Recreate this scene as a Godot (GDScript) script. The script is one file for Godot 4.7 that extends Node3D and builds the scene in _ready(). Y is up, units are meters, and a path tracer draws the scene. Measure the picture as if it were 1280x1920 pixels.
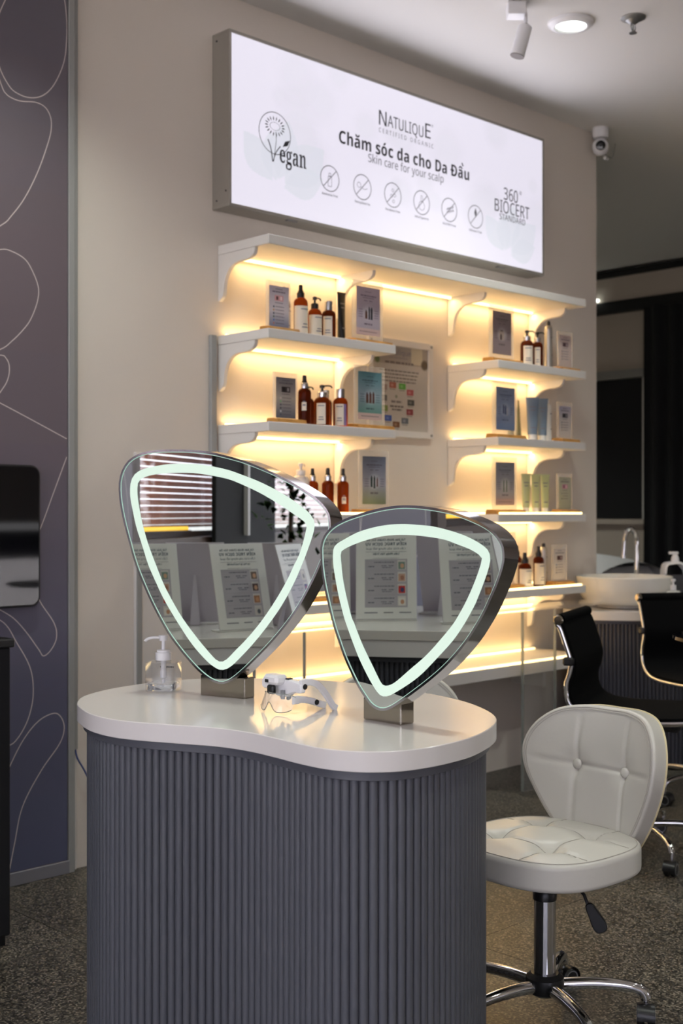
extends Node3D

# ---------------------------------------------------------------- mesh builder
class MB:
	var v := PackedVector3Array()
	var uv := PackedVector2Array()

	func tri(a: Vector3, b: Vector3, c: Vector3) -> void:
		v.append(a); v.append(b); v.append(c)

	func quad(a: Vector3, b: Vector3, c: Vector3, d: Vector3) -> void:
		tri(a, b, c); tri(a, c, d)

	func fan_out(p: Array, centre: Vector3) -> void:  # a convex face turned away from centre
		var n: Vector3 = (p[1] - p[0]).cross(p[2] - p[0])
		var m := Vector3.ZERO
		for q in p:
			m += q
		m /= p.size()
		if n.dot(m - centre) < 0.0:
			p.reverse()
		for i in range(1, p.size() - 1):
			tri(p[0], p[i], p[i + 1])

	func box(c: Vector3, s: Vector3, b := 0.0, xf := Transform3D.IDENTITY) -> void:
		var h := s / 2.0
		var start := v.size()
		if b <= 0.0:
			for ax in 3:
				for sg in [-1.0, 1.0]:
					var p := []
					for q in [[-1, -1], [1, -1], [1, 1], [-1, 1]]:
						var w := Vector3.ZERO
						w[ax] = sg * h[ax]
						w[(ax + 1) % 3] = q[0] * h[(ax + 1) % 3]
						w[(ax + 2) % 3] = q[1] * h[(ax + 2) % 3]
						p.append(c + w)
					fan_out(p, c)
		else:
			b = minf(b, minf(h.x, minf(h.y, h.z)) * 0.98)
			for ax in 3:
				var a1 := (ax + 1) % 3
				var a2 := (ax + 2) % 3
				for sg in [-1.0, 1.0]:
					var p := []
					for q in [[-1, -1], [1, -1], [1, 1], [-1, 1]]:
						var w := Vector3.ZERO
						w[ax] = sg * h[ax]
						w[a1] = q[0] * (h[a1] - b)
						w[a2] = q[1] * (h[a2] - b)
						p.append(c + w)
					fan_out(p, c)
				for s1 in [-1.0, 1.0]:
					for s2 in [-1.0, 1.0]:
						var p := []
						for k in [[0, -1.0], [0, 1.0], [1, 1.0], [1, -1.0]]:
							var w := Vector3.ZERO
							w[ax] = k[1] * (h[ax] - b)
							w[a1] = s1 * (h[a1] - (b if k[0] == 1 else 0.0))
							w[a2] = s2 * (h[a2] - (b if k[0] == 0 else 0.0))
							p.append(c + w)
						fan_out(p, c)
			for sx in [-1.0, 1.0]:
				for sy in [-1.0, 1.0]:
					for sz in [-1.0, 1.0]:
						fan_out([c + Vector3(sx * h.x, sy * (h.y - b), sz * (h.z - b)), c + Vector3(sx * (h.x - b), sy * h.y, sz * (h.z - b)), c + Vector3(sx * (h.x - b), sy * (h.y - b), sz * h.z)], c)
		move(start, xf)

	func move(start: int, xf: Transform3D) -> void:
		if xf != Transform3D.IDENTITY:
			for i in range(start, v.size()):
				v[i] = xf * v[i]

	func lathe(prof: Array, seg := 24, xf := Transform3D.IDENTITY, a0 := 0.0, a1 := TAU) -> void:
		var start := v.size()
		for i in prof.size() - 1:
			var p: Vector2 = prof[i]
			var q: Vector2 = prof[i + 1]
			for j in seg:
				var t0 := lerpf(a0, a1, float(j) / seg)
				var t1 := lerpf(a0, a1, float(j + 1) / seg)
				var d0 := Vector3(cos(t0), 0, -sin(t0))
				var d1 := Vector3(cos(t1), 0, -sin(t1))
				var a := d0 * p.x + Vector3.UP * p.y
				var b := d1 * p.x + Vector3.UP * p.y
				var c := d1 * q.x + Vector3.UP * q.y
				var d := d0 * q.x + Vector3.UP * q.y
				if p.x > 1e-6:
					tri(a, b, c)
				if q.x > 1e-6:
					tri(a, c, d)
		move(start, xf)

	func tube(pts: Array, r, seg := 10, closed := false) -> void:
		var n := pts.size()
		var rings := []
		var up := Vector3.UP
		var first: Vector3 = (pts[1] - pts[0]).normalized()
		if absf(first.dot(up)) > 0.9:
			up = Vector3.RIGHT
		for i in n:
			var d: Vector3
			if closed:
				d = (pts[(i + 1) % n] - pts[(i - 1 + n) % n]).normalized()
			else:
				d = (pts[mini(i + 1, n - 1)] - pts[maxi(i - 1, 0)]).normalized()
			var side := d.cross(up).normalized()
			up = side.cross(d).normalized()
			var rr: float = r[i] if r is Array else r
			var ring := []
			for j in seg:
				var t := TAU * j / seg
				ring.append(pts[i] + (side * cos(t) + up * sin(t)) * rr)
			rings.append(ring)
		for i in (n if closed else n - 1):
			for j in seg:
				var k := (j + 1) % seg
				quad(rings[i][k], rings[i][j], rings[(i + 1) % n][j], rings[(i + 1) % n][k])
		if not closed:
			for j in range(1, seg - 1):
				tri(rings[0][0], rings[0][j], rings[0][j + 1])
				tri(rings[n - 1][0], rings[n - 1][j + 1], rings[n - 1][j])

	func prism(poly_in, z0: float, z1: float, bev := 0.0, xf := Transform3D.IDENTITY) -> void:
		var start := v.size()
		var poly := PackedVector2Array(poly_in)
		if Geometry2D.is_polygon_clockwise(poly):
			poly.reverse()
		var n := poly.size()
		var inner := poly
		if bev > 0.0:
			inner = MB.inset(poly, bev)
		var ix := Geometry2D.triangulate_polygon(inner)
		for i in range(0, ix.size(), 3):
			var a := inner[ix[i]]
			var b := inner[ix[i + 1]]
			var c := inner[ix[i + 2]]
			if (b - a).cross(c - a) < 0:
				var s := b
				b = c
				c = s
			tri(Vector3(a.x, a.y, z1), Vector3(b.x, b.y, z1), Vector3(c.x, c.y, z1))
			tri(Vector3(a.x, a.y, z0), Vector3(c.x, c.y, z0), Vector3(b.x, b.y, z0))
		for i in n:
			var j := (i + 1) % n
			var lo := [[poly[i], poly[j], z0 + bev], [poly[i], poly[j], z1 - bev]]
			quad(Vector3(poly[i].x, poly[i].y, z0 + bev), Vector3(poly[j].x, poly[j].y, z0 + bev), Vector3(poly[j].x, poly[j].y, z1 - bev), Vector3(poly[i].x, poly[i].y, z1 - bev))
			if bev > 0.0:
				quad(Vector3(poly[i].x, poly[i].y, z1 - bev), Vector3(poly[j].x, poly[j].y, z1 - bev), Vector3(inner[j].x, inner[j].y, z1), Vector3(inner[i].x, inner[i].y, z1))
				quad(Vector3(inner[i].x, inner[i].y, z0), Vector3(inner[j].x, inner[j].y, z0), Vector3(poly[j].x, poly[j].y, z0 + bev), Vector3(poly[i].x, poly[i].y, z0 + bev))
		move(start, xf)

	static func inset(poly: PackedVector2Array, d: float) -> PackedVector2Array:  # counter-clockwise outline moved inwards
		var out := PackedVector2Array()
		var n := poly.size()
		for i in n:
			var e0 := (poly[i] - poly[(i - 1 + n) % n]).normalized()
			var e1 := (poly[(i + 1) % n] - poly[i]).normalized()
			var n0 := Vector2(-e0.y, e0.x)
			var n1 := Vector2(-e1.y, e1.x)
			var m := (n0 + n1).normalized()
			out.append(poly[i] + m * (d / maxf(0.4, m.dot(n0))))
		return out

	func band(outer: PackedVector2Array, inner: PackedVector2Array, z0: float, z1: float) -> void:  # a flat ring with thickness, both outlines of the same count, counter-clockwise
		var n := outer.size()
		for i in n:
			var j := (i + 1) % n
			var o0 := outer[i]
			var o1 := outer[j]
			var i0 := inner[i]
			var i1 := inner[j]
			quad(Vector3(i0.x, i0.y, z1), Vector3(o0.x, o0.y, z1), Vector3(o1.x, o1.y, z1), Vector3(i1.x, i1.y, z1))
			quad(Vector3(o0.x, o0.y, z0), Vector3(o1.x, o1.y, z0), Vector3(o1.x, o1.y, z1), Vector3(o0.x, o0.y, z1))
			quad(Vector3(i1.x, i1.y, z0), Vector3(i0.x, i0.y, z0), Vector3(i0.x, i0.y, z1), Vector3(i1.x, i1.y, z1))

	func grid(rows: Array, wrap := false) -> void:  # rows of points, counter-clockwise seen from outside: row to the right, next row up
		for i in rows.size() - 1:
			var n: int = rows[i].size()
			for j in (n if wrap else n - 1):
				var k := (j + 1) % n
				quad(rows[i][j], rows[i][k], rows[i + 1][k], rows[i + 1][j])

	func done(crease := 40.0) -> ArrayMesh:
		var n := v.size()
		var at := {}
		var fn := PackedVector3Array()
		var fu := PackedVector3Array()
		fn.resize(n / 3)
		fu.resize(n / 3)
		var keys := []
		keys.resize(n)
		for f in n / 3:
			var c := (v[f * 3 + 1] - v[f * 3]).cross(v[f * 3 + 2] - v[f * 3])
			fn[f] = c
			fu[f] = c.normalized()
			for k in 3:
				var key := Vector3i((v[f * 3 + k] * 40000.0).round())
				keys[f * 3 + k] = key
				if at.has(key):
					at[key].append(f)
				else:
					at[key] = [f]
		var lim := cos(deg_to_rad(crease))
		var ov := PackedVector3Array()
		var on := PackedVector3Array()
		var ou := PackedVector2Array()
		ov.resize(n)
		on.resize(n)
		if uv.size() == n:
			ou.resize(n)
		for f in n / 3:
			for k in 3:
				var s := Vector3.ZERO
				for g in at[keys[f * 3 + k]]:
					if fu[g].dot(fu[f]) > lim:
						s += fn[g]
				var o := f * 3 + (0 if k == 0 else 3 - k)
				ov[o] = v[f * 3 + k]
				on[o] = s.normalized() if s.length_squared() > 1e-24 else Vector3.UP
				if uv.size() == n:
					ou[o] = uv[f * 3 + k]
		var arr := []
		arr.resize(Mesh.ARRAY_MAX)
		arr[Mesh.ARRAY_VERTEX] = ov
		arr[Mesh.ARRAY_NORMAL] = on
		if uv.size() == n:
			arr[Mesh.ARRAY_TEX_UV] = ou
		var m := ArrayMesh.new()
		m.add_surface_from_arrays(Mesh.PRIMITIVE_TRIANGLES, arr)
		return m


# ---------------------------------------------------------------- shared state
var M := {}          # materials
var cache := {}      # meshes that several things share
var used := {}       # names of top-level nodes
var rng := RandomNumberGenerator.new()
const CEIL := 3.26


# ---------------------------------------------------------------- naming helpers
func numbered(called: String) -> String:
	var n: int = used.get(called, 0)
	used[called] = n + 1
	return called if n == 0 else "%s_%03d" % [called, n]


func thing(called: String, label: String, category: String, at := Vector3.ZERO, turn := 0.0, group := "") -> Node3D:
	var o := Node3D.new()
	o.name = numbered(called)
	add_child(o)
	o.position = at
	o.rotation.y = turn
	tag(o, label, category, group)
	return o


func tag(o: Node, label: String, category: String, group := "") -> void:
	o.set_meta("label", label)
	o.set_meta("category", category)
	if group:
		o.set_meta("group", group)


func part(called: String, mesh: Mesh, m: Material, parent: Node, at := Vector3.ZERO, rot := Vector3.ZERO) -> MeshInstance3D:
	var o := MeshInstance3D.new()
	o.name = called
	o.mesh = mesh
	o.material_override = m
	o.position = at
	o.rotation = rot
	parent.add_child(o, true)
	return o


func single(called: String, mesh: Mesh, m: Material, label: String, category: String, at := Vector3.ZERO, turn := 0.0, group := "") -> MeshInstance3D:
	var o := part(numbered(called), mesh, m, self, at, Vector3(0, turn, 0))
	tag(o, label, category, group)
	return o


func struct(called: String, mesh: Mesh, m: Material, at := Vector3.ZERO) -> MeshInstance3D:
	var o := part(called, mesh, m, self, at)
	o.set_meta("kind", "structure")
	return o


func setting(called: String, at := Vector3.ZERO) -> Node3D:
	var o := Node3D.new()
	o.name = called
	add_child(o)
	o.position = at
	o.set_meta("kind", "structure")
	return o


func stuff(o: Node) -> Node:
	o.set_meta("kind", "stuff")
	return o


func boxm(s: Vector3, b := 0.0) -> ArrayMesh:
	var key := "box%s%s" % [s, b]
	if not cache.has(key):
		var mb := MB.new()
		mb.box(Vector3.ZERO, s, b)
		cache[key] = mb.done()
	return cache[key]


func span_box(lo: Vector3, hi: Vector3, b := 0.0) -> ArrayMesh:
	var mb := MB.new()
	mb.box((lo + hi) / 2.0, hi - lo, b)
	return mb.done()


func cylm(prof: Array, seg := 20, crease := 40.0) -> ArrayMesh:
	var key := "lathe%s%d" % [prof, seg]
	if not cache.has(key):
		var mb := MB.new()
		mb.lathe(prof, seg)
		cache[key] = mb.done(crease)
	return cache[key]


func tubem(pts: Array, r, seg := 10, closed := false) -> ArrayMesh:
	var mb := MB.new()
	mb.tube(pts, r, seg, closed)
	return mb.done(50)


func sheet(w: float, h: float) -> ArrayMesh:  # a sheet of paper facing +z, with a print
	var key := "sheet%.4f %.4f" % [w, h]
	if not cache.has(key):
		var mb := MB.new()
		mb.quad(Vector3(-w / 2, -h / 2, 0), Vector3(w / 2, -h / 2, 0), Vector3(w / 2, h / 2, 0), Vector3(-w / 2, h / 2, 0))
		for q in [[0, 1], [1, 1], [1, 0], [0, 1], [1, 0], [0, 0]]:
			mb.uv.append(Vector2(q[0], q[1]))
		cache[key] = mb.done()
	return cache[key]


func loop2(pts: Array, sub := 4) -> PackedVector2Array:  # a smooth closed curve through the points
	var out := PackedVector2Array()
	var n := pts.size()
	for i in n:
		var a := _v2(pts[(i - 1 + n) % n])
		var b := _v2(pts[i])
		var c := _v2(pts[(i + 1) % n])
		var d := _v2(pts[(i + 2) % n])
		for k in sub:
			out.append(b.cubic_interpolate(c, a, d, float(k) / sub))
	return out


func line2(pts: Array, sub := 6) -> PackedVector2Array:
	var out := PackedVector2Array()
	var n := pts.size()
	for i in n - 1:
		var a := _v2(pts[maxi(i - 1, 0)])
		var b := _v2(pts[i])
		var c := _v2(pts[i + 1])
		var d := _v2(pts[mini(i + 2, n - 1)])
		for k in sub:
			out.append(b.cubic_interpolate(c, a, d, float(k) / sub))
	out.append(_v2(pts[n - 1]))
	return out


func _v2(p) -> Vector2:
	return p if p is Vector2 else Vector2(p[0], p[1])


func curve3(pts: Array, sub := 6) -> Array:
	var out := []
	var n := pts.size()
	for i in n - 1:
		var a: Vector3 = pts[maxi(i - 1, 0)]
		var b: Vector3 = pts[i]
		var c: Vector3 = pts[i + 1]
		var d: Vector3 = pts[mini(i + 2, n - 1)]
		for k in sub:
			out.append(b.cubic_interpolate(c, a, d, float(k) / sub))
	out.append(pts[n - 1])
	return out


func evenly(poly: PackedVector2Array, step: float) -> Array:  # [point, outward normal] along a counter-clockwise outline
	var total := 0.0
	var n := poly.size()
	for i in n:
		total += poly[i].distance_to(poly[(i + 1) % n])
	var count := int(round(total / step))
	var out := []
	var seg := 0
	var gone := 0.0
	for k in count:
		var want := total * k / count
		while gone + poly[seg].distance_to(poly[(seg + 1) % n]) < want:
			gone += poly[seg].distance_to(poly[(seg + 1) % n])
			seg += 1
		var e := (poly[(seg + 1) % n] - poly[seg])
		var d := e.normalized()
		out.append([poly[seg] + d * (want - gone), Vector2(d.y, -d.x)])
	return out


func flat_poly(pts: PackedVector2Array) -> PackedVector2Array:  # plan (x, z) -> (x, -z), so that a prism along +z stands up after a turn of -90 degrees about x
	var out := PackedVector2Array()
	for p in pts:
		out.append(Vector2(p.x, -p.y))
	if Geometry2D.is_polygon_clockwise(out):
		out.reverse()
	return out


func slab(pts: PackedVector2Array, y0: float, y1: float, bev := 0.0, crease := 40.0) -> ArrayMesh:  # a plan outline raised from y0 to y1
	var mb := MB.new()
	mb.prism(flat_poly(pts), y0, y1, bev, Transform3D(Basis(Vector3.RIGHT, -PI / 2)))
	return mb.done(crease)


# ---------------------------------------------------------------- materials and textures
func mat(called: String, c: Color, rough := 0.5, metal := 0.0) -> StandardMaterial3D:
	var m := StandardMaterial3D.new()
	m.resource_name = called
	m.albedo_color = c
	m.roughness = rough
	m.metallic = metal
	M[called] = m
	return m


func c8(r: int, g: int, b: int) -> Color:
	return Color(r / 255.0, g / 255.0, b / 255.0)


func noise_tex(size: int, freq: float, type: int, seed_: int, ramp: Gradient = null, octaves := 3, bump := false, strength := 4.0) -> NoiseTexture2D:
	var n := FastNoiseLite.new()
	n.seed = seed_
	n.frequency = freq
	n.noise_type = type
	n.fractal_octaves = octaves
	if type == FastNoiseLite.TYPE_CELLULAR:
		n.cellular_return_type = FastNoiseLite.RETURN_CELL_VALUE
		n.fractal_type = FastNoiseLite.FRACTAL_NONE
		n.domain_warp_enabled = true
		n.domain_warp_amplitude = 9.0
		n.domain_warp_frequency = 0.05
	var t := NoiseTexture2D.new()
	t.width = size
	t.height = size
	t.seamless = true
	t.noise = n
	t.as_normal_map = bump
	t.bump_strength = strength
	if ramp:
		t.color_ramp = ramp
	return t


func ramp(stops: Array, hard := false) -> Gradient:
	var g := Gradient.new()
	var o := PackedFloat32Array()
	var c := PackedColorArray()
	for s in stops:
		o.append(s[0])
		c.append(s[1])
	g.offsets = o
	g.colors = c
	if hard:
		g.interpolation_mode = Gradient.GRADIENT_INTERPOLATE_CONSTANT
	return g


func triplanar(m: StandardMaterial3D, scale: float, world := true) -> void:
	m.uv1_triplanar = true
	m.uv1_world_triplanar = world
	m.uv1_scale = Vector3.ONE * scale


func glow(called: String, c: Color, energy: float) -> StandardMaterial3D:
	var m := mat(called, c, 0.5)
	m.emission_enabled = true
	m.emission = c
	m.emission_energy_multiplier = energy
	return m


func clear(called: String, c: Color, alpha: float, rough := 0.03) -> StandardMaterial3D:
	var m := mat(called, c, rough)
	m.transparency = BaseMaterial3D.TRANSPARENCY_ALPHA
	m.albedo_color.a = alpha
	return m


func solid_glass(called: String, c: Color, alpha: float, scale: float, rough := 0.03) -> StandardMaterial3D:
	var m := mat(called, c, rough)
	m.albedo_color.a = alpha
	m.transparency = BaseMaterial3D.TRANSPARENCY_ALPHA
	m.refraction_enabled = true
	m.refraction_scale = scale
	return m


func picture(im: Image, rough := 0.5) -> StandardMaterial3D:
	var m := StandardMaterial3D.new()
	m.albedo_texture = ImageTexture.create_from_image(im)
	m.texture_repeat = false
	m.roughness = rough
	return m


func bars(im: Image, x: int, y: int, w: int, h: int, c: Color, words_seed: int, centred := true) -> void:  # a line of print too small to read
	var r := RandomNumberGenerator.new()
	r.seed = words_seed
	var px := x
	while px < x + w:
		var ww := r.randi_range(int(h * 1.2), int(h * 3.5))
		ww = mini(ww, x + w - px)
		im.fill_rect(Rect2i(px, y, ww, h), im.get_pixel(clampi(px, 0, im.get_width() - 1), clampi(y, 0, im.get_height() - 1)).lerp(c, 0.65))
		px += ww + maxi(1, h / 2)


func gradient_image(w: int, h: int, stops: Array) -> Image:
	var im := Image.create(w, h, false, Image.FORMAT_RGB8)
	for y in h:
		var t := float(y) / h
		var c: Color = stops[0][1]
		for i in stops.size() - 1:
			if t >= stops[i][0]:
				c = (stops[i][1] as Color).lerp(stops[i + 1][1], clampf((t - stops[i][0]) / (stops[i + 1][0] - stops[i][0]), 0, 1))
		im.fill_rect(Rect2i(0, y, w, 1), c)
	return im


func product_print(stops: Array, shapes: Array, dark: Color, seed_: int, foot = null) -> StandardMaterial3D:
	var w := 150
	var h := 240
	var im := gradient_image(w, h, stops)
	bars(im, 55, 22, 40, 3, dark, seed_)
	bars(im, 26, 40, 98, 6, dark, seed_ + 1)
	bars(im, 40, 52, 70, 3, dark, seed_ + 2)
	bars(im, 48, 66, 20, 4, dark, seed_ + 3)
	bars(im, 82, 66, 20, 4, dark, seed_ + 4)
	for y in range(-46, 47):  # a pale halo behind the products
		for x in range(-46, 47):
			var d := Vector2(x, y).length() / 46.0
			if d < 1.0:
				var p := im.get_pixel(75 + x, 125 + y)
				im.set_pixel(75 + x, 125 + y, p.lerp(Color(0.93, 0.93, 0.94), 0.6 * (1.0 - d)))
	for s in shapes:  # [x, top, width, height, colour]
		im.fill_rect(Rect2i(s[0], s[1], s[2], s[3]), s[4])
		im.fill_rect(Rect2i(s[0] + s[2] / 4, s[1] - 8, s[2] / 2, 8), (s[4] as Color).darkened(0.4))
	for k in 4:
		bars(im, 14, 112 + k * 12, 26, 3, dark, seed_ + 10 + k)
		bars(im, 112, 112 + k * 12, 26, 3, dark, seed_ + 20 + k)
	bars(im, 50, 180, 50, 8, dark, seed_ + 30)
	if foot:
		im.fill_rect(Rect2i(0, 206, w, 34), foot)
		bars(im, 20, 220, 110, 4, dark, seed_ + 40)
	return picture(im, 0.4)


func list_print(stops: Array, head: Color, dots: Array, dark: Color, seed_: int) -> StandardMaterial3D:
	var w := 100
	var h := 160
	var im := gradient_image(w, h, stops)
	bars(im, 32, 10, 36, 3, dark, seed_)
	bars(im, 16, 20, 68, 5, dark, seed_ + 1)
	im.fill_rect(Rect2i(28, 36, 44, 22), head)
	im.fill_rect(Rect2i(36, 40, 10, 14), head.darkened(0.5))
	im.fill_rect(Rect2i(56, 40, 10, 14), head.lightened(0.5))
	bars(im, 30, 64, 40, 3, dark, seed_ + 2)
	for k in dots.size():
		im.fill_rect(Rect2i(20, 78 + k * 13, 7, 7), dots[k])
		bars(im, 32, 79 + k * 13, 44, 3, dark, seed_ + 5 + k)
	return picture(im, 0.4)


func make_materials() -> void:
	var wall := mat("white_plaster", c8(216, 206, 196), 0.75)
	wall.normal_enabled = true
	wall.normal_texture = noise_tex(512, 0.02, FastNoiseLite.TYPE_SIMPLEX_SMOOTH, 3, null, 4, true, 1.5)
	wall.normal_scale = 0.25
	triplanar(wall, 1.2)
	mat("ceiling_paint", c8(216, 213, 210), 0.85)
	mat("far_paint", c8(178, 166, 154), 0.8)
	mat("brown_wood", c8(70, 50, 38), 0.5)
	mat("white_laminate", c8(214, 209, 205), 0.38)
	mat("white_shelf", c8(224, 219, 214), 0.42)
	mat("counter_white", c8(218, 212, 208), 0.13)
	mat("counter_edge", c8(226, 221, 222), 0.35)
	var sl := mat("counter_grey", c8(84, 85, 91), 0.33)
	sl.normal_enabled = true
	sl.normal_texture = noise_tex(512, 0.01, FastNoiseLite.TYPE_SIMPLEX_SMOOTH, 9, null, 4, true, 3.0)
	sl.normal_scale = 0.3
	triplanar(sl, 2.0)
	mat("counter_grey_worn", c8(87, 88, 94), 0.3)
	mat("counter_grey_deep", c8(81, 82, 88), 0.36)
	mat("counter_core", c8(40, 40, 46), 0.6)
	mat("slate_body", c8(62, 62, 70), 0.45)
	for k in 3:  # three cuts of the same stone
		var tone: float = [0.93, 0.87, 0.98][k]
		var stops := []
		for s in [[0.0, c8(36, 35, 33)], [0.18, c8(92, 87, 79)], [0.34, c8(60, 57, 53)], [0.5, c8(126, 119, 107)], [0.64, c8(80, 74, 66)], [0.76, c8(46, 43, 39)], [0.86, c8(152, 142, 126)], [0.94, c8(104, 96, 85)]]:
			stops.append([s[0], (s[1] as Color) * tone])
		var g := mat("granite_%d" % k, Color.WHITE, 0.34)
		g.albedo_texture = noise_tex(1024, 0.085, FastNoiseLite.TYPE_CELLULAR, 20 + k, ramp(stops, true))
		g.metallic_specular = 0.4
		triplanar(g, 2.2 + 0.12 * k)
	mat("joint", c8(52, 48, 43), 0.7)
	var cladding := mat("purple_cladding", c8(100, 92, 98), 0.45)
	cladding.albedo_texture = noise_tex(256, 0.006, FastNoiseLite.TYPE_SIMPLEX_SMOOTH, 5, ramp([[0.0, Color(0.84, 0.86, 0.96)], [1.0, Color(1.0, 0.94, 0.92)]]), 2)
	triplanar(cladding, 0.35)
	mat("line_print", c8(205, 192, 190), 0.5)
	mat("alu", c8(150, 150, 150), 0.42, 0.85)
	mat("sign_metal", c8(165, 160, 152), 0.5, 0.5)
	mat("strip_grey", c8(150, 150, 148), 0.5)
	mat("rail_grey", c8(124, 122, 130), 0.5)
	mat("chrome", c8(225, 225, 228), 0.06, 1.0)
	mat("dark_chrome", c8(176, 174, 178), 0.09, 1.0)
	mat("brushed", c8(158, 150, 138), 0.1, 1.0)
	mat("mirror", c8(216, 222, 219), 0.0, 1.0)
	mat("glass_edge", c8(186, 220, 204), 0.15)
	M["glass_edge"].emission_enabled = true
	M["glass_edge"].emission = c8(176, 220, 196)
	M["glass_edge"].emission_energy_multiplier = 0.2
	mat("glass_edge_grey", c8(142, 146, 140), 0.2)
	glow("ring_glow", c8(222, 243, 226), 0.74)
	M["ring_glow"].albedo_color = c8(120, 130, 124)
	M["ring_glow"].emission_energy_multiplier = 0.66
	glow("led_warm", c8(255, 226, 160), 2.6)
	glow("lamp_white", c8(246, 255, 246), 2.2)
	glow("yellow_tube", c8(255, 196, 60), 0.9)
	mat("black_plastic", c8(20, 20, 22), 0.35)
	mat("black_matte", c8(12, 12, 14), 0.8)
	mat("black_fabric", c8(10, 10, 11), 0.95)
	M["black_fabric"].metallic_specular = 0.2
	mat("black_curtain", c8(16, 16, 19), 0.9)
	mat("black_gloss", c8(8, 8, 12), 0.04)
	M["black_gloss"].metallic_specular = 0.5
	mat("white_plastic", c8(222, 220, 222), 0.28)
	mat("grey_plastic", c8(128, 128, 130), 0.4)
	mat("dark_grey", c8(52, 52, 56), 0.5)
	var vinyl := mat("white_vinyl", c8(200, 196, 188), 0.36)
	vinyl.normal_enabled = true
	vinyl.normal_texture = noise_tex(512, 0.05, FastNoiseLite.TYPE_CELLULAR, 31, null, 1, true, 2.0)
	vinyl.normal_scale = 0.12
	triplanar(vinyl, 5.0, false)
	mat("thread", c8(176, 170, 162), 0.8)
	mat("piping_cream", c8(214, 200, 160), 0.5)
	var wd := mat("pale_wood", c8(214, 160, 84), 0.4)
	wd.albedo_texture = noise_tex(256, 0.02, FastNoiseLite.TYPE_SIMPLEX, 8, ramp([[0.0, Color(0.72, 0.66, 0.6)], [1.0, Color(1, 1, 1)]]), 4)
	wd.uv1_triplanar = true
	wd.uv1_scale = Vector3(3, 26, 26)
	clear("acrylic", c8(244, 240, 230), 0.24, 0.02)
	clear("acrylic_table", c8(226, 230, 226), 0.06, 0.03)
	clear("pane", c8(230, 238, 236), 0.05, 0.01)
	solid_glass("clear_bottle", c8(246, 248, 248), 0.0, 0.045)
	solid_glass("sanitizer_gel", c8(240, 246, 248), 0.0, 0.034)
	clear("lens", c8(235, 240, 242), 0.12, 0.02)
	clear("clear_wall", c8(150, 150, 150), 0.14, 0.02)
	solid_glass("amber", c8(150, 62, 18), 0.32, 0.012, 0.05)
	solid_glass("amber_deep", c8(92, 34, 12), 0.5, 0.012, 0.05)
	mat("label_cream", c8(222, 212, 196), 0.5)
	mat("label_violet", c8(120, 104, 150), 0.5)
	mat("silver", c8(206, 206, 210), 0.18, 1.0)
	mat("can_silver", c8(186, 182, 176), 0.34, 0.7)
	mat("tube_blue", c8(112, 128, 146), 0.4)
	mat("tube_olive", c8(150, 150, 116), 0.4)
	mat("tube_lime", c8(176, 184, 140), 0.4)
	mat("tube_black", c8(26, 26, 30), 0.35)
	mat("tube_cap", c8(232, 230, 224), 0.35)
	mat("paper_white", c8(222, 221, 218), 0.5)
	mat("board_back", c8(196, 188, 196), 0.6)
	mat("ink", c8(52, 50, 58), 0.6)
	mat("ink_soft", c8(120, 118, 128), 0.6)
	mat("ink_icon", c8(124, 122, 132), 0.6)
	mat("ink_menu", c8(72, 84, 100), 0.6)
	mat("leaf", c8(86, 126, 62), 0.55)
	M["leaf"].backlight_enabled = true
	M["leaf"].backlight = Color(0.25, 0.4, 0.12)
	mat("terracotta", c8(90, 84, 80), 0.7)
	var bl := mat("blind_wood", c8(176, 92, 48), 0.45)
	bl.backlight_enabled = true
	bl.backlight = Color(0.18, 0.08, 0.04)
	mat("concrete", c8(206, 202, 198), 0.9)
	mat("linen", c8(206, 204, 206), 0.9)
	mat("blue_wire", c8(46, 66, 120), 0.5)
	mat("gel_green", c8(64, 168, 84), 0.5)
	mat("porcelain", c8(226, 222, 214), 0.12)


# ---------------------------------------------------------------- lettering
const ACCENTS := {"ầ": ["â", "`"], "Ầ": ["Â", "`"], "ế": ["ê", "'"], "ị": ["i", "."], "Ị": ["I", "."], "ụ": ["u", "."], "Ụ": ["U", "."], "ậ": ["â", "."], "ấ": ["â", "'"], "ự": ["u", "."], "ệ": ["ê", "."], "Ế": ["Ê", "'"], "ả": ["a", "'"], "Ấ": ["Â", "'"]}


func letter_font(style: String) -> SystemFont:
	var f := SystemFont.new()
	f.font_names = PackedStringArray(["Droid Serif" if style.begins_with("serif") else "Droid Sans"])
	if style.ends_with("bold"):
		f.font_weight = 700
	return f


func raw_text(s: String, f: Font, step: float) -> TextMesh:
	var t := TextMesh.new()
	t.font = f
	t.font_size = 64
	t.pixel_size = 1.0 / 64.0
	t.text = s
	t.curve_step = step
	t.depth = 0.0
	t.horizontal_alignment = HORIZONTAL_ALIGNMENT_LEFT
	return t


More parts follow.
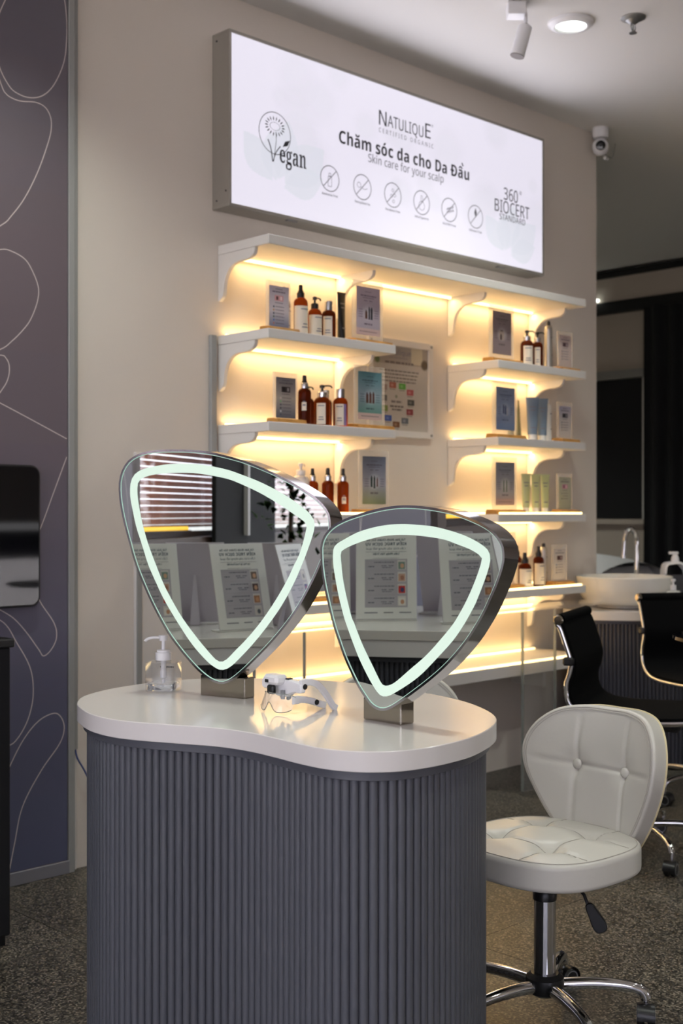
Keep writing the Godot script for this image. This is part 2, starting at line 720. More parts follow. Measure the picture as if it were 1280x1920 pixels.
func lettering(called: String, s: String, left_base: Vector3, width: float, cap: float, m: Material, parent: Node, style := "sans", step := 3.0) -> MeshInstance3D:
	# one line of text as a thin raised mesh: starts at left_base, as wide as told, capitals as tall as told; faces +z of its parent
	var f := letter_font(style)
	var plain := ""
	var marks := []
	for ch in s:
		if ACCENTS.has(ch):
			marks.append([plain, ACCENTS[ch][0], ACCENTS[ch][1]])
			plain += ACCENTS[ch][0]
		else:
			plain += ch
	var hb := raw_text("H", f, 4).get_aabb()
	var body := raw_text(plain, f, step)
	var bb := body.get_aabb()
	var st := SurfaceTool.new()
	st.begin(Mesh.PRIMITIVE_TRIANGLES)
	st.append_from(body, 0, Transform3D.IDENTITY)
	var mb := MB.new()
	for k in marks:
		var x0: float = raw_text(k[0] + "l", f, 8).get_aabb().end.x - raw_text("l", f, 8).get_aabb().size.x if k[0] != "" else bb.position.x
		var gb := raw_text(k[1], f, 4).get_aabb()
		var cx: float = x0 + gb.size.x * 0.5 + 0.03
		if k[2] == ".":
			mb.box(Vector3(cx, hb.position.y - 0.14, 0), Vector3(0.085, 0.085, 0.001))
		else:
			var lean := -0.6 if k[2] == "'" else 0.6
			var top := Vector3(cx + 0.14, hb.position.y + gb.size.y + 0.13, 0)
			mb.box(Vector3.ZERO, Vector3(0.085, 0.22, 0.001), 0, Transform3D(Basis(Vector3.BACK, lean), top))
	if mb.v.size():
		var marks_tool := SurfaceTool.new()
		marks_tool.create_from(mb.done(), 0)
		marks_tool.index()
		st.append_from(marks_tool.commit(), 0, Transform3D.IDENTITY)
	var o := part(called, st.commit(), m, parent)
	var sx := width / bb.size.x
	var sy := cap / hb.size.y
	o.scale = Vector3(sx, sy, 1.0)
	o.position = left_base - Vector3(bb.position.x * sx, hb.position.y * sy, 0)
	return o


# ---------------------------------------------------------------- shelves and what stands on them
const SHELF_Y := [2.278, 1.93, 1.585, 1.24, 0.895]
const STORY := ["top", "second", "third", "fourth", "fifth"]


func bracket_mesh() -> ArrayMesh:
	if not cache.has("bracket"):
		var p := PackedVector2Array([Vector2(0, 0), Vector2(0.218, 0)])
		p.append_array(line2([[0.218, -0.004], [0.214, -0.02], [0.198, -0.033], [0.172, -0.039], [0.12, -0.041], [0.082, -0.052], [0.052, -0.078], [0.038, -0.11], [0.033, -0.145], [0.026, -0.165], [0.006, -0.178]], 4))
		p.append(Vector2(0, -0.178))
		var mb := MB.new()
		mb.prism(p, -0.009, 0.009, 0.0015, Transform3D(Basis(Vector3.UP, -PI / 2)))
		cache["bracket"] = mb.done()
	return cache["bracket"]


func led(called: String, parent: Node, x0: float, x1: float, y: float, z: float, down: bool, energy: float) -> void:
	# a warm strip: a glowing bar and a lamp of its size just in front of it
	part(called, boxm(Vector3(x1 - x0, 0.010, 0.012), 0.002), M.led_warm, parent, Vector3((x0 + x1) / 2, y, z))
	var l := AreaLight3D.new()
	l.name = "strip_lamp"
	l.area_size = Vector2(x1 - x0, 0.018)
	l.light_color = c8(255, 212, 146)
	l.light_energy = energy * (x1 - x0)
	l.area_range = 12.0
	l.shadow_enabled = true
	parent.add_child(l, true)
	l.position = Vector3((x0 + x1) / 2, y + (-0.006 if down else 0.006), z + (0.006 if down else 0.0))
	l.rotation.x = -PI / 2 if down else PI / 2


func shelf(x0: float, x1: float, top: float, brackets: Array, label: String, group: String, under: Array, over: Array) -> void:
	var t := thing("wall_shelf", label, "shelf", Vector3(0, top, 0), 0, group)
	part("board", span_box(Vector3(x0, -0.036, 0.002), Vector3(x1, 0, 0.302), 0.002), M.white_shelf, t)
	for x in brackets:
		part("bracket", bracket_mesh(), M.white_shelf, t, Vector3(x, -0.036, 0.002))
	for u in under:
		led("light_strip", t, u[0], u[1], -0.042, 0.03, true, 0.13)
	for u in over:
		led("light_strip", t, u[0], u[1], 0.004, u[2], false, u[3])


func label_shell(r: float, y0: float, y1: float, a0: float, a1: float) -> ArrayMesh:
	var key := "shell%.4f %.4f %.4f %.2f %.2f" % [r, y0, y1, a0, a1]
	if not cache.has(key):
		var mb := MB.new()
		mb.lathe([Vector2(r - 0.0004, y0), Vector2(r, y0), Vector2(r, y1), Vector2(r - 0.0004, y1)], 16, Transform3D.IDENTITY, a0, a1)
		cache[key] = mb.done()
	return cache[key]


func round_body(r: float, h: float, neck: float) -> ArrayMesh:
	var key := "body%.4f %.4f %.4f" % [r, h, neck]
	if not cache.has(key):
		var p := [Vector2(0, 0.002), Vector2(r * 0.8, 0.0), Vector2(r * 0.95, 0.002), Vector2(r, 0.007), Vector2(r, h - r * 0.75)]
		for k in 6:
			var a := PI / 2 * (k + 1) / 6.0
			p.append(Vector2(neck + (r - neck) * cos(a), h - r * 0.75 + r * 0.75 * sin(a)))
		p.append_array([Vector2(neck, h + 0.004), Vector2(0, h + 0.004)])
		var mb := MB.new()
		mb.lathe(p, 24)
		cache[key] = mb.done(35)
	return cache[key]


func print_lines(parent: Node, r: float, y: float, face: float, m: Material, w := 0.6) -> void:
	part("print_line", label_shell(r + 0.0006, y, y + 0.004, face - w * 0.5, face + w * 0.5), m, parent)


# kind: spray, pump, flip;  face: where the label looks (radians, 0 = +x, -PI/2 = +z)
func bottle(label: String, group: String, at: Vector3, r: float, h: float, kind: String, glass: Material, collar: Material, lab: Material, lab_span := 2.6, turn := 0.0, band := Vector2(0.08, 0.78), head: Material = null, called := "bottle") -> Node3D:
	var hm: Material = head if head else M.black_plastic
	var t := thing(called, label, "bottle", at, turn, group)
	part("body", round_body(r, h, r * 0.42), glass, t)
	if lab:
		part("label", label_shell(r + 0.0007, h * band.x, h * band.y, -PI / 2 - lab_span / 2, -PI / 2 + lab_span / 2), lab, t)
		print_lines(t, r + 0.0009, h * (band.y - 0.1), -PI / 2, M.ink_soft, minf(1.4, lab_span * 0.7))
		print_lines(t, r + 0.0009, h * (band.x + 0.22), -PI / 2, M.ink_soft, minf(0.8, lab_span * 0.5))
		print_lines(t, r + 0.0009, h * (band.x + 0.14), -PI / 2, M.ink_soft, minf(1.1, lab_span * 0.6))
	var n := r * 0.5
	if kind == "flip":
		part("cap", cylm([Vector2(0, h), Vector2(n * 1.12, h), Vector2(n * 1.12, h + 0.034), Vector2(n * 1.04, h + 0.036), Vector2(0, h + 0.036)], 20), collar, t)
		return t
	part("collar", cylm([Vector2(0, h), Vector2(n * 1.1, h), Vector2(n * 1.12, h + 0.018), Vector2(n * 0.9, h + 0.022), Vector2(0, h + 0.022)], 20), collar, t)
	if kind == "spray":
		part("nozzle", cylm([Vector2(n * 0.85, h + 0.02), Vector2(n * 0.82, h + 0.026), Vector2(n * 0.62, h + 0.030), Vector2(n * 0.60, h + 0.046), Vector2(n * 0.5, h + 0.05), Vector2(0, h + 0.05)], 16), hm, t)
	else:
		part("stem", cylm([Vector2(n * 0.32, h + 0.02), Vector2(n * 0.32, h + 0.04)], 10), hm, t)
		var mb := MB.new()
		mb.lathe([Vector2(0, h + 0.036), Vector2(n * 0.62, h + 0.036), Vector2(n * 0.66, h + 0.046), Vector2(n * 0.4, h + 0.049), Vector2(0, h + 0.049)], 14)
		mb.tube([Vector3(0, h + 0.044, 0), Vector3(r * 0.7, h + 0.045, 0), Vector3(r * 1.05, h + 0.043, 0), Vector3(r * 1.18, h + 0.036, 0)], 0.0032, 8)
		part("pump_head", mb.done(), hm, t)
	return t


func squeeze_tube(label: String, group: String, at: Vector3, w: float, h: float, m: Material, cap: Material, turn := 0.0) -> void:
	var t := thing("squeeze_tube", label, "tube", at, turn, group)
	var r := w * 0.36
	part("cap", cylm([Vector2(0, 0), Vector2(r * 0.92, 0), Vector2(r * 0.95, 0.003), Vector2(r * 0.9, 0.03), Vector2(0, 0.03)], 20), cap, t)
	var key := "tube%.4f %.4f" % [w, h]
	if not cache.has(key):
		var mb := MB.new()
		var rows := []
		for i in 9:
			var s := float(i) / 8
			var y := lerpf(0.03, h, s)
			var row := []
			for j in 24:
				var a := TAU * j / 24
				row.append(Vector3(cos(a) * lerpf(r, w * 0.5, s), y, -sin(a) * lerpf(r, 0.0015, pow(s, 0.9))))
			rows.append(row)
		mb.grid(rows, true)
		var top: Array = rows[8]
		for j in range(1, 23):
			mb.tri(top[0], top[j], top[j + 1])
		mb.box(Vector3(0, h - 0.004, 0), Vector3(w * 1.01, 0.008, 0.0036))
		cache[key] = mb.done(50)
	part("body", cache[key], m, t)
	for k in 3:
		part("print_line", boxm(Vector3(w * [0.5, 0.36, 0.42][k], 0.005, 0.0008)), M.ink_soft, t, Vector3(0, h * [0.78, 0.7, 0.3][k], lerpf(r, 0.0015, pow((h * [0.78, 0.7, 0.3][k] - 0.03) / (h - 0.03), 0.9)) + 0.0006))


func spray_can(label: String, group: String, at: Vector3, r: float, h: float, m: Material, capm: Material) -> void:
	var t := thing("spray_can", label, "can", at, 0.4, group)
	part("body", cylm([Vector2(0, 0), Vector2(r, 0.0), Vector2(r, h * 0.82), Vector2(r * 0.96, h * 0.85), Vector2(r * 0.8, h * 0.89), Vector2(r * 0.55, h * 0.91), Vector2(0, h * 0.91)], 22), m, t)
	part("cap", cylm([Vector2(0, h * 0.905), Vector2(r * 0.5, h * 0.905), Vector2(r * 0.46, h * 0.98), Vector2(r * 0.3, h), Vector2(0, h)], 16), capm, t)
	print_lines(t, r, h * 0.66, -PI / 2, M.ink_soft, 1.2)
	print_lines(t, r, h * 0.3, -PI / 2, M.ink_soft, 0.9)


func sign_holder(label: String, group: String, at: Vector3, big: bool, prt: Material, turn := 0.0) -> void:
	var t := thing("acrylic_sign_holder", label, "sign holder", at, turn, group)
	var w := 0.176 if big else 0.12
	var h := 0.24 if big else 0.176
	var bw := 0.215 if big else 0.148
	var mb := MB.new()
	mb.prism(PackedVector2Array([Vector2(-0.027, 0), Vector2(0.046, 0), Vector2(0.04, 0.018), Vector2(0.008, 0.022), Vector2(-0.02, 0.022)]), -bw / 2, bw / 2, 0.001, Transform3D(Basis(Vector3.UP, -PI / 2)))
	if not cache.has("base%s" % big):
		cache["base%s" % big] = mb.done()
	part("base", cache["base%s" % big], M.pale_wood, t)
	part("acrylic_panel", boxm(Vector3(w, h, 0.008), 0.0008), M.acrylic, t, Vector3(0, 0.0222 + h / 2, 0))
	if big:
		part("print", sheet(0.138, 0.196), prt, t, Vector3(0, 0.042 + 0.098, 0.0048))
	else:
		part("print", sheet(0.1, 0.155), prt, t, Vector3(0, 0.024 + 0.0775, 0.0048))


# ---------------------------------------------------------------- counters with ribbed fronts
func ribbed_counter(called: String, label: String, pts: Array, top: float, thick: float, single_slats: bool, body_m: Material, fascia := 0.0) -> Node3D:
	var o := thing(called, label, "counter")
	var plan := loop2(pts, 6)
	if not Geometry2D.is_polygon_clockwise(flat_poly(plan)):
		pass
	var ccw := PackedVector2Array(plan)
	if Geometry2D.is_polygon_clockwise(ccw):
		ccw.reverse()
	part("worktop", slab(plan, top - thick, top, 0.0015, 30), M.counter_white, o)
	var under := top - thick
	if fascia > 0.0:
		part("fascia", slab(MB.inset(ccw, 0.004), under - fascia, under, 0.001, 30), M.counter_edge, o)
		under -= fascia
	var core := MB.inset(ccw, 0.030)
	part("body", slab(core, 0.03, under, 0.0, 30), M.counter_core, o)
	part("plinth", slab(MB.inset(ccw, 0.05), 0.0, 0.03, 0.0, 30), M.black_matte, o)
	part("rail", slab(MB.inset(ccw, 0.0145), under - 0.019, under, 0.0008, 30), body_m, o)
	var spots := evenly(core, 0.0184)
	var h := under - 0.019 - 0.012
	var key := "slat%.3f" % h
	if not cache.has(key):
		var p := PackedVector2Array()
		for k in 8:
			var a := PI * k / 7.0
			p.append(Vector2(cos(a) * 0.0087, sin(a) * 0.0078))
		var mb := MB.new()
		mb.prism(p, 0.0, h, 0.0, Transform3D(Basis(Vector3.RIGHT, -PI / 2)))
		cache[key] = mb.done(50)
	var slat: ArrayMesh = cache[key]
	if single_slats:
		for i in spots.size():
			var q: Vector2 = spots[i][0]
			var nn: Vector2 = spots[i][1]
			var m: Material = [M.counter_grey, M.counter_grey_worn, M.counter_grey, M.counter_grey_deep, M.counter_grey][(i * 7 + i / 3) % 5]
			part("slat", slat, m, o, Vector3(q.x, 0.012, q.y), Vector3(0, atan2(-nn.x, -nn.y), 0))
	else:
		var st := SurfaceTool.new()
		st.begin(Mesh.PRIMITIVE_TRIANGLES)
		for s in spots:
			var nn: Vector2 = s[1]
			st.append_from(slat, 0, Transform3D(Basis(Vector3.UP, atan2(-nn.x, -nn.y)), Vector3(s[0].x, 0.012, s[0].y)))
		stuff(part("slats", st.commit(), body_m, o))
	return o


# ---------------------------------------------------------------- vanity mirrors
func by_angle(pts: Array, centre: Vector2, count: int) -> PackedVector2Array:  # an outline resampled at even angles round a centre
	var c := loop2(pts, 8)
	if Geometry2D.is_polygon_clockwise(c):
		c.reverse()
	var out := PackedVector2Array()
	for k in count:
		var a := TAU * k / count
		var d := Vector2(cos(a), sin(a)) * 3.0
		var best := Vector2.ZERO
		for i in c.size():
			var hit = Geometry2D.segment_intersects_segment(centre, centre + d, c[i], c[(i + 1) % c.size()])
			if hit != null:
				best = hit
				break
		out.append(best)
	return out


func vanity_mirror(label: String, at: Vector3, turn: float, pitch: float, outer: Array, ring_out: Array, ring_in: Array, centre: Vector2, base_x: Vector2, base_h: float, deep: float, base_deep: float) -> void:
	var t := thing("vanity_mirror", label, "mirror", at, turn, "lit vanity mirrors on the counter")
	var n := 144
	var o := by_angle(outer, centre, n)
	var head := Basis(Vector3.RIGHT, pitch)
	var mb := MB.new()
	var rim := MB.inset(o, 0.0055)
	mb.band(o, rim, -deep, 0.0022)
	var back := MB.new()
	var housing := part("housing", mb.done(60), M.dark_chrome, t, Vector3(0, 0, 0.012))
	housing.basis = head
	back.prism(MB.inset(o, 0.003), -deep + 0.001, -deep + 0.006)
	var bp := part("back_plate", back.done(), M.alu, t, Vector3(0, 0, 0.012))
	bp.basis = head
	var gl := MB.new()
	gl.prism(rim, -0.006, 0.0)
	var g := part("mirror_glass", gl.done(), M.mirror, t, Vector3(0, 0, 0.012))
	g.basis = head
	var eb := MB.new()
	eb.band(rim, MB.inset(rim, 0.0018), 0.0, 0.0006)
	var e := part("glass_edge", eb.done(), M.glass_edge, t, Vector3(0, 0, 0.012))
	e.basis = head
	var lb := MB.new()
	lb.band(by_angle(ring_out, centre, n), by_angle(ring_in, centre, n), 0.0, 0.0009)
	var r := part("light_ring", lb.done(), M.ring_glow, t, Vector3(0, 0, 0.012))
	r.basis = head
	var l := AreaLight3D.new()
	l.name = "ring_lamp"
	l.area_size = Vector2(0.34, 0.34)
	l.light_color = c8(224, 246, 230)
	l.light_energy = 0.012
	l.shadow_enabled = true
	t.add_child(l)
	l.position = Vector3(centre.x, centre.y, 0.02)
	l.rotation.y = PI
	var bb := MB.new()
	bb.box(Vector3((base_x.x + base_x.y) / 2, base_h / 2, -base_deep / 2), Vector3(base_x.y - base_x.x, base_h, base_deep), 0.0022)
	part("base", bb.done(), M.brushed, t)


# ---------------------------------------------------------------- upholstered stool
func cushion(outline: PackedVector2Array, side: float, dome: float, under: float, rings: int, shape: String) -> ArrayMesh:
	# outline counter-clockwise in x-y; the top looks along +z; shape(p, s) is added to the top's height
	var mb := MB.new()
	var n := outline.size()
	var c := Vector2.ZERO
	for p in outline:
		c += p
	c /= n
	var rows := []
	rows.append([])
	for j in n:
		rows[0].append(Vector3(c.x, c.y, -under))
	for s in [0.6, 0.94]:
		var row := []
		for p in outline:
			var q := c.lerp(p, s)
			row.append(Vector3(q.x, q.y, -under))
		rows.append(row)
	for k in 5:
		var row := []
		var a := PI / 2 * k / 4.0
		for p in outline:
			var q := c.lerp(p, 0.955 + 0.045 * sin(a))
			row.append(Vector3(q.x, q.y, -under + 0.012 * (1 - cos(a))))
		rows.append(row)
	for k in 5:
		var row := []
		var a := PI / 2 * k / 4.0
		for p in outline:
			var q := c.lerp(p, 0.955 + 0.045 * cos(a))
			row.append(Vector3(q.x, q.y, side - 0.014 + 0.014 * sin(a)))
		rows.append(row)
	for k in range(1, rings + 1):
		var s := 0.955 * (1.0 - float(k) / rings)
		var row := []
		for p in outline:
			var q := c.lerp(p, s)
			row.append(Vector3(q.x, q.y, side + dome * (1.0 - pow(s / 0.955, 2.6)) - tuft(shape, q, s)))
		rows.append(row)
	mb.grid(rows, true)
	return mb.done(60)


func tuft(shape: String, p: Vector2, s: float) -> float:  # how far the padding is pulled in at p
	var at := [Vector2(-0.075, 0.168), Vector2(0.075, 0.168)] if shape == "back" else [Vector2(-0.08, -0.08), Vector2(0.08, -0.08), Vector2(-0.08, 0.08), Vector2(0.08, 0.08)]
	var xs := [-0.075, 0.075] if shape == "back" else [-0.08, 0.08]
	var ys := [0.168] if shape == "back" else [-0.08, 0.08]
	var d := 0.0
	for q in at:
		d = maxf(d, (0.012 if shape == "back" else 0.019) * exp(-p.distance_squared_to(q) / (0.03 * 0.03)))
	var g := 0.0
	for x in xs:
		g = maxf(g, exp(-pow((p.x - x) / 0.006, 2)))
	for y in ys:
		g = maxf(g, exp(-pow((p.y - y) / 0.006, 2)))
	return d + g * 0.0045 * clampf((0.95 - s) * 6.0, 0.0, 1.0)


func star_base(t: Node3D, hub_y: float, reach: float, first: float, big: bool) -> void:
	for k in 5:
		var a := first + TAU * k / 5.0
		var d := Vector3(cos(a), 0, -sin(a))
		var e := 0.0138 if big else 0.0115
		var leg := tubem(curve3([d * 0.028 + Vector3.UP * (hub_y - 0.004), d * reach * 0.45 + Vector3.UP * (hub_y + 0.001), d * reach * 0.78 + Vector3.UP * (hub_y - 0.003), d * reach * 0.95 + Vector3.UP * (hub_y - 0.014), d * reach + Vector3.UP * (hub_y - 0.034)], 5), [e * 1.15, e * 1.15, e * 1.12, e * 1.1, e * 1.1, e * 1.08, e * 1.06, e * 1.05, e * 1.02, e, e, e, e, e, e, e, e, e, e, e, e], 12)
		var o := part("leg", leg, M.chrome, t)
		part("castor_stem", cylm([Vector2(0, 0.03), Vector2(0.006, 0.03), Vector2(0.006, 0.058), Vector2(0.010, 0.06), Vector2(0.010, hub_y - 0.03), Vector2(0, hub_y - 0.03)], 12), M.silver, o, d * reach)
		var swivel := Basis(Vector3.UP, a + 0.9 + k * 1.3)
		for s in [-1.0, 1.0]:
			var w := MB.new()
			w.lathe([Vector2(0, -0.009), Vector2(0.021, -0.009), Vector2(0.025, -0.005), Vector2(0.025, 0.005), Vector2(0.021, 0.009), Vector2(0, 0.009)], 20)
			var wheel := part("castor_wheel", cylm([Vector2(0, -0.009), Vector2(0.021, -0.009), Vector2(0.025, -0.005), Vector2(0.025, 0.005), Vector2(0.021, 0.009), Vector2(0, 0.009)], 20), M.black_plastic, o, d * reach + swivel * Vector3(s * 0.0125, 0, 0.012) + Vector3.UP * 0.0252)
			wheel.basis = swivel * Basis(Vector3.FORWARD, PI / 2)
			var tread := part("wheel_ring", cylm([Vector2(0.0165, s * 0.0092), Vector2(0.0195, s * 0.0092), Vector2(0.0195, s * 0.0098), Vector2(0.0165, s * 0.0098)], 20), M.grey_plastic, o, wheel.position)
			tread.basis = wheel.basis
		var hood := MB.new()
		hood.lathe([Vector2(0.0285, -0.021), Vector2(0.0285, 0.021)], 10, Transform3D(swivel * Basis(Vector3.FORWARD, PI / 2), d * reach + swivel * Vector3(0, 0, 0.012) + Vector3.UP * 0.0252), PI * 0.75, PI * 1.55)
		part("castor_hood", hood.done(), M.black_plastic, o)
	part("hub", cylm([Vector2(0, hub_y - 0.03), Vector2(0.026, hub_y - 0.03), Vector2(0.043, hub_y - 0.02), Vector2(0.048, hub_y), Vector2(0.046, hub_y + 0.016), Vector2(0.034, hub_y + 0.026), Vector2(0, hub_y + 0.026)], 24), M.black_plastic, t)


func stool(label: String, at: Vector3, turn: float, first: float) -> Node3D:
	var t := thing("swivel_chair", label, "chair", at, turn, "white tufted swivel chairs")
	var flat := Basis(Vector3.RIGHT, -PI / 2)
	if not cache.has("seat"):
		var o := PackedVector2Array()
		for k in 128:
			var a := TAU * k / 128.0
			var c := cos(a)
			var s := sin(a)
			var q := 1.0 / pow(pow(absf(c), 2.8) + pow(absf(s), 2.8), 1.0 / 2.8)
			o.append(Vector2(c * q * 0.212, s * q * 0.206))
		cache["seat"] = cushion(o, 0.044, 0.016, 0.022, 46, "seat")
		cache["seat_stitch"] = tubem(_ring3(o, 0.957, 0.0447), 0.0011, 5, true)
		var b := [[0, 0.325], [0.075, 0.323], [0.14, 0.305], [0.185, 0.262], [0.206, 0.205], [0.2, 0.145], [0.172, 0.082], [0.135, 0.022], [0.09, -0.03], [0.04, -0.042], [0, -0.043]]
		var full := []
		for p in b:
			full.append(p)
		for i in range(b.size() - 2, 0, -1):
			full.append([-b[i][0], b[i][1]])
		full.reverse()
		var bo := loop2(full, 7)
		var bm := cushion(bo, 0.034, 0.012, 0.032, 46, "back")
		cache["back"] = bent(bm, 2.1)
		cache["back_pipe"] = tubem(_bend_pts(_ring3(bo, 1.003, -0.023), 2.1), 0.0028, 6, true)
		cache["back_stitch"] = tubem(_bend_pts(_ring3(bo, 0.957, 0.0342), 2.1), 0.0011, 5, true)
		cache["back_stitch2"] = tubem(_bend_pts(_ring3(bo, 0.93, 0.0372), 2.1), 0.0009, 5, true)
	var seat := part("seat", cache["seat"], M.white_vinyl, t, Vector3(0, 0.405, 0))
	seat.basis = flat
	part("stitching", cache["seat_stitch"], M.thread, seat)
	for ax in 2:
		for off in [-0.08, 0.08]:
			var key := "seat_seam%d%.2f" % [ax, off]
			if not cache.has(key):
				var line := []
				for k in 61:
					var p := Vector2(off, lerpf(-0.21, 0.21, k / 60.0))
					if ax == 1:
						p = Vector2(p.y, p.x)
					var r := pow(pow(absf(p.x / 0.212), 2.8) + pow(absf(p.y / 0.206), 2.8), 1.0 / 2.8)
					if r < 0.945:
						line.append(Vector3(p.x, p.y, 0.044 + 0.016 * (1.0 - pow(r / 0.955, 2.6)) - tuft("seat", p, r) + 0.0011))
				cache[key] = tubem(line, 0.0009, 5)
			part("seam", cache[key], M.thread, seat)
	var back := part("backrest", cache["back"], M.white_vinyl, t, Vector3(0.005, 0.42, -0.236))
	back.basis = Basis(Vector3.RIGHT, -0.16)
	part("piping", cache["back_pipe"], M.piping_cream, back)
	part("stitching", cache["back_stitch"], M.thread, back)
	part("stitching", cache["back_stitch2"], M.thread, back)
	for s in [-1.0, 1.0]:
		var bt := part("button", cylm([Vector2(0.0135, 0), Vector2(0.0130, 0.004), Vector2(0.009, 0.0068), Vector2(0, 0.0078)], 18, 70), M.white_vinyl, back, Vector3(s * 0.075, 0.168, 0.0445))
		bt.basis = Basis(Vector3.RIGHT, PI / 2)
	var br := MB.new()
	for s in [-1.0, 1.0]:
		br.tube(curve3([Vector3(s * 0.03, 0.372, -0.02), Vector3(s * 0.03, 0.368, -0.2), Vector3(s * 0.03, 0.385, -0.245), Vector3(s * 0.03, 0.45, -0.25), Vector3(s * 0.03, 0.52, -0.262)], 5), 0.008, 8)
	part("back_support", br.done(), M.chrome, t)
	part("seat_plate", boxm(Vector3(0.17, 0.012, 0.17), 0.003), M.black_plastic, t, Vector3(0, 0.376, 0))
	part("piston", cylm([Vector2(0.014, 0.31), Vector2(0.014, 0.372)], 18), M.silver, t)
	part("collar", cylm([Vector2(0, 0.302), Vector2(0.029, 0.302), Vector2(0.0295, 0.316), Vector2(0.024, 0.326), Vector2(0.0145, 0.326)], 24), M.black_plastic, t)
	part("column", cylm([Vector2(0.0268, 0.108), Vector2(0.0268, 0.303)], 32), M.chrome, t)
	part("lever", tubem([Vector3(0.02, 0.366, 0.01), Vector3(0.1, 0.362, 0.012), Vector3(0.128, 0.345, 0.012), Vector3(0.142, 0.318, 0.012)], 0.004, 8), M.black_plastic, t)
	var hb := MB.new()
	hb.prism(loop2([[-0.008, 0.0], [0.008, 0.0], [0.014, -0.03], [0.017, -0.055], [0.010, -0.07], [-0.010, -0.07], [-0.017, -0.055], [-0.014, -0.03]], 3), -0.006, 0.006, 0.0025)
	var hd := part("lever_handle", hb.done(), M.black_plastic, t, Vector3(0.141, 0.325, 0.012))
	hd.basis = Basis(Vector3.UP, 0.6) * Basis(Vector3.BACK, 0.5)
	star_base(t, 0.097, 0.245, first, true)
	return t


func _ring3(o: PackedVector2Array, s: float, z: float) -> Array:
	var c := Vector2.ZERO
	for p in o:
		c += p
	c /= o.size()
	var out := []
	for p in o:
		var q := c.lerp(p, s)
		out.append(Vector3(q.x, q.y, z))
	return out


func _bend_pts(a: Array, k: float) -> Array:
	var out := []
	for p in a:
		out.append(p + Vector3(0, 0, k * p.x * p.x))
	return out


func bent(m: ArrayMesh, k: float) -> ArrayMesh:  # curved round the sitter's back
	var a := m.surface_get_arrays(0)
	var mb := MB.new()
	var v: PackedVector3Array = a[Mesh.ARRAY_VERTEX]
	for f in v.size() / 3:
		for i in [0, 2, 1]:
			var p := v[f * 3 + i]
			mb.v.append(p + Vector3(0, 0, k * p.x * p.x))
	return mb.done(60)


func office_chair(label: String, at: Vector3, turn: float, first: float) -> Node3D:
	var t := thing("office_chair", label, "chair", at, turn, "black sling office chairs")
	var prof := line2([[-0.318, 0.862], [-0.30, 0.842], [-0.276, 0.775], [-0.258, 0.715], [-0.262, 0.67], [-0.275, 0.625], [-0.268, 0.575], [-0.225, 0.54], [-0.13, 0.528], [0.05, 0.532], [0.17, 0.542], [0.225, 0.532], [0.245, 0.5]], 4)
	var outl := PackedVector2Array(prof)
	for i in range(prof.size() - 1, -1, -1):
		var e := prof[mini(i + 1, prof.size() - 1)] - prof[maxi(i - 1, 0)]
		outl.append(prof[i] + Vector2(e.y, -e.x).normalized() * 0.014)
	var mb := MB.new()
	mb.prism(outl, -0.23, 0.23, 0.002, Transform3D(Basis(Vector3(0, 0, 1), Vector3.UP, Vector3(-1, 0, 0)), Vector3.ZERO))
	part("sling", mb.done(50), M.black_fabric, t)
	for s in [-1.0, 1.0]:
		var pts := []
		for k in prof.size():
			var e := prof[mini(k + 1, prof.size() - 1)] - prof[maxi(k - 1, 0)]
			var q := prof[k] + Vector2(e.y, -e.x).normalized() * 0.02
			pts.append(Vector3(s * 0.226, q.y, q.x))
		part("side_rail", tubem(pts, 0.0095, 10), M.chrome, t)
	var rl := MB.new()
	rl.lathe([Vector2(0, -0.243), Vector2(0.014, -0.243), Vector2(0.0185, -0.238), Vector2(0.0185, -0.225), Vector2(0.017, -0.224), Vector2(0.017, 0.224), Vector2(0.0185, 0.225), Vector2(0.0185, 0.238), Vector2(0.014, 0.243), Vector2(0, 0.243)], 20, Transform3D(Basis(Vector3.BACK, PI / 2), Vector3(0, 0.862, -0.322)))
	var roll := part("top_roll", rl.done(), M.brushed, t)
	var cv := MB.new()
	cv.lathe([Vector2(0.0205, -0.222), Vector2(0.0205, 0.222)], 18, Transform3D(Basis(Vector3.BACK, PI / 2), Vector3(0, 0.862, -0.322)))
	part("roll_cover", cv.done(), M.black_fabric, roll)
	for q in [[-0.14, 0.508], [0.1, 0.514]]:
		part("cross_bar", tubem([Vector3(-0.232, q[1], q[0]), Vector3(0.232, q[1], q[0])], 0.008, 10), M.chrome, t)
	part("tilt_box", boxm(Vector3(0.13, 0.05, 0.2), 0.012), M.black_plastic, t, Vector3(0, 0.48, -0.02))
	part("back_clip", boxm(Vector3(0.03, 0.03, 0.04), 0.006), M.black_plastic, t, Vector3(-0.232, 0.715, -0.285))
	part("column", cylm([Vector2(0.024, 0.1), Vector2(0.024, 0.28), Vector2(0.015, 0.285), Vector2(0.015, 0.46)], 20), M.black_plastic, t, Vector3(0, 0, -0.07))
	var foot := Node3D.new()
	foot.name = "star_base"
	t.add_child(foot)
	foot.position = Vector3(0, 0, -0.07)
	star_base(foot, 0.11, 0.3, first, false)
	return t


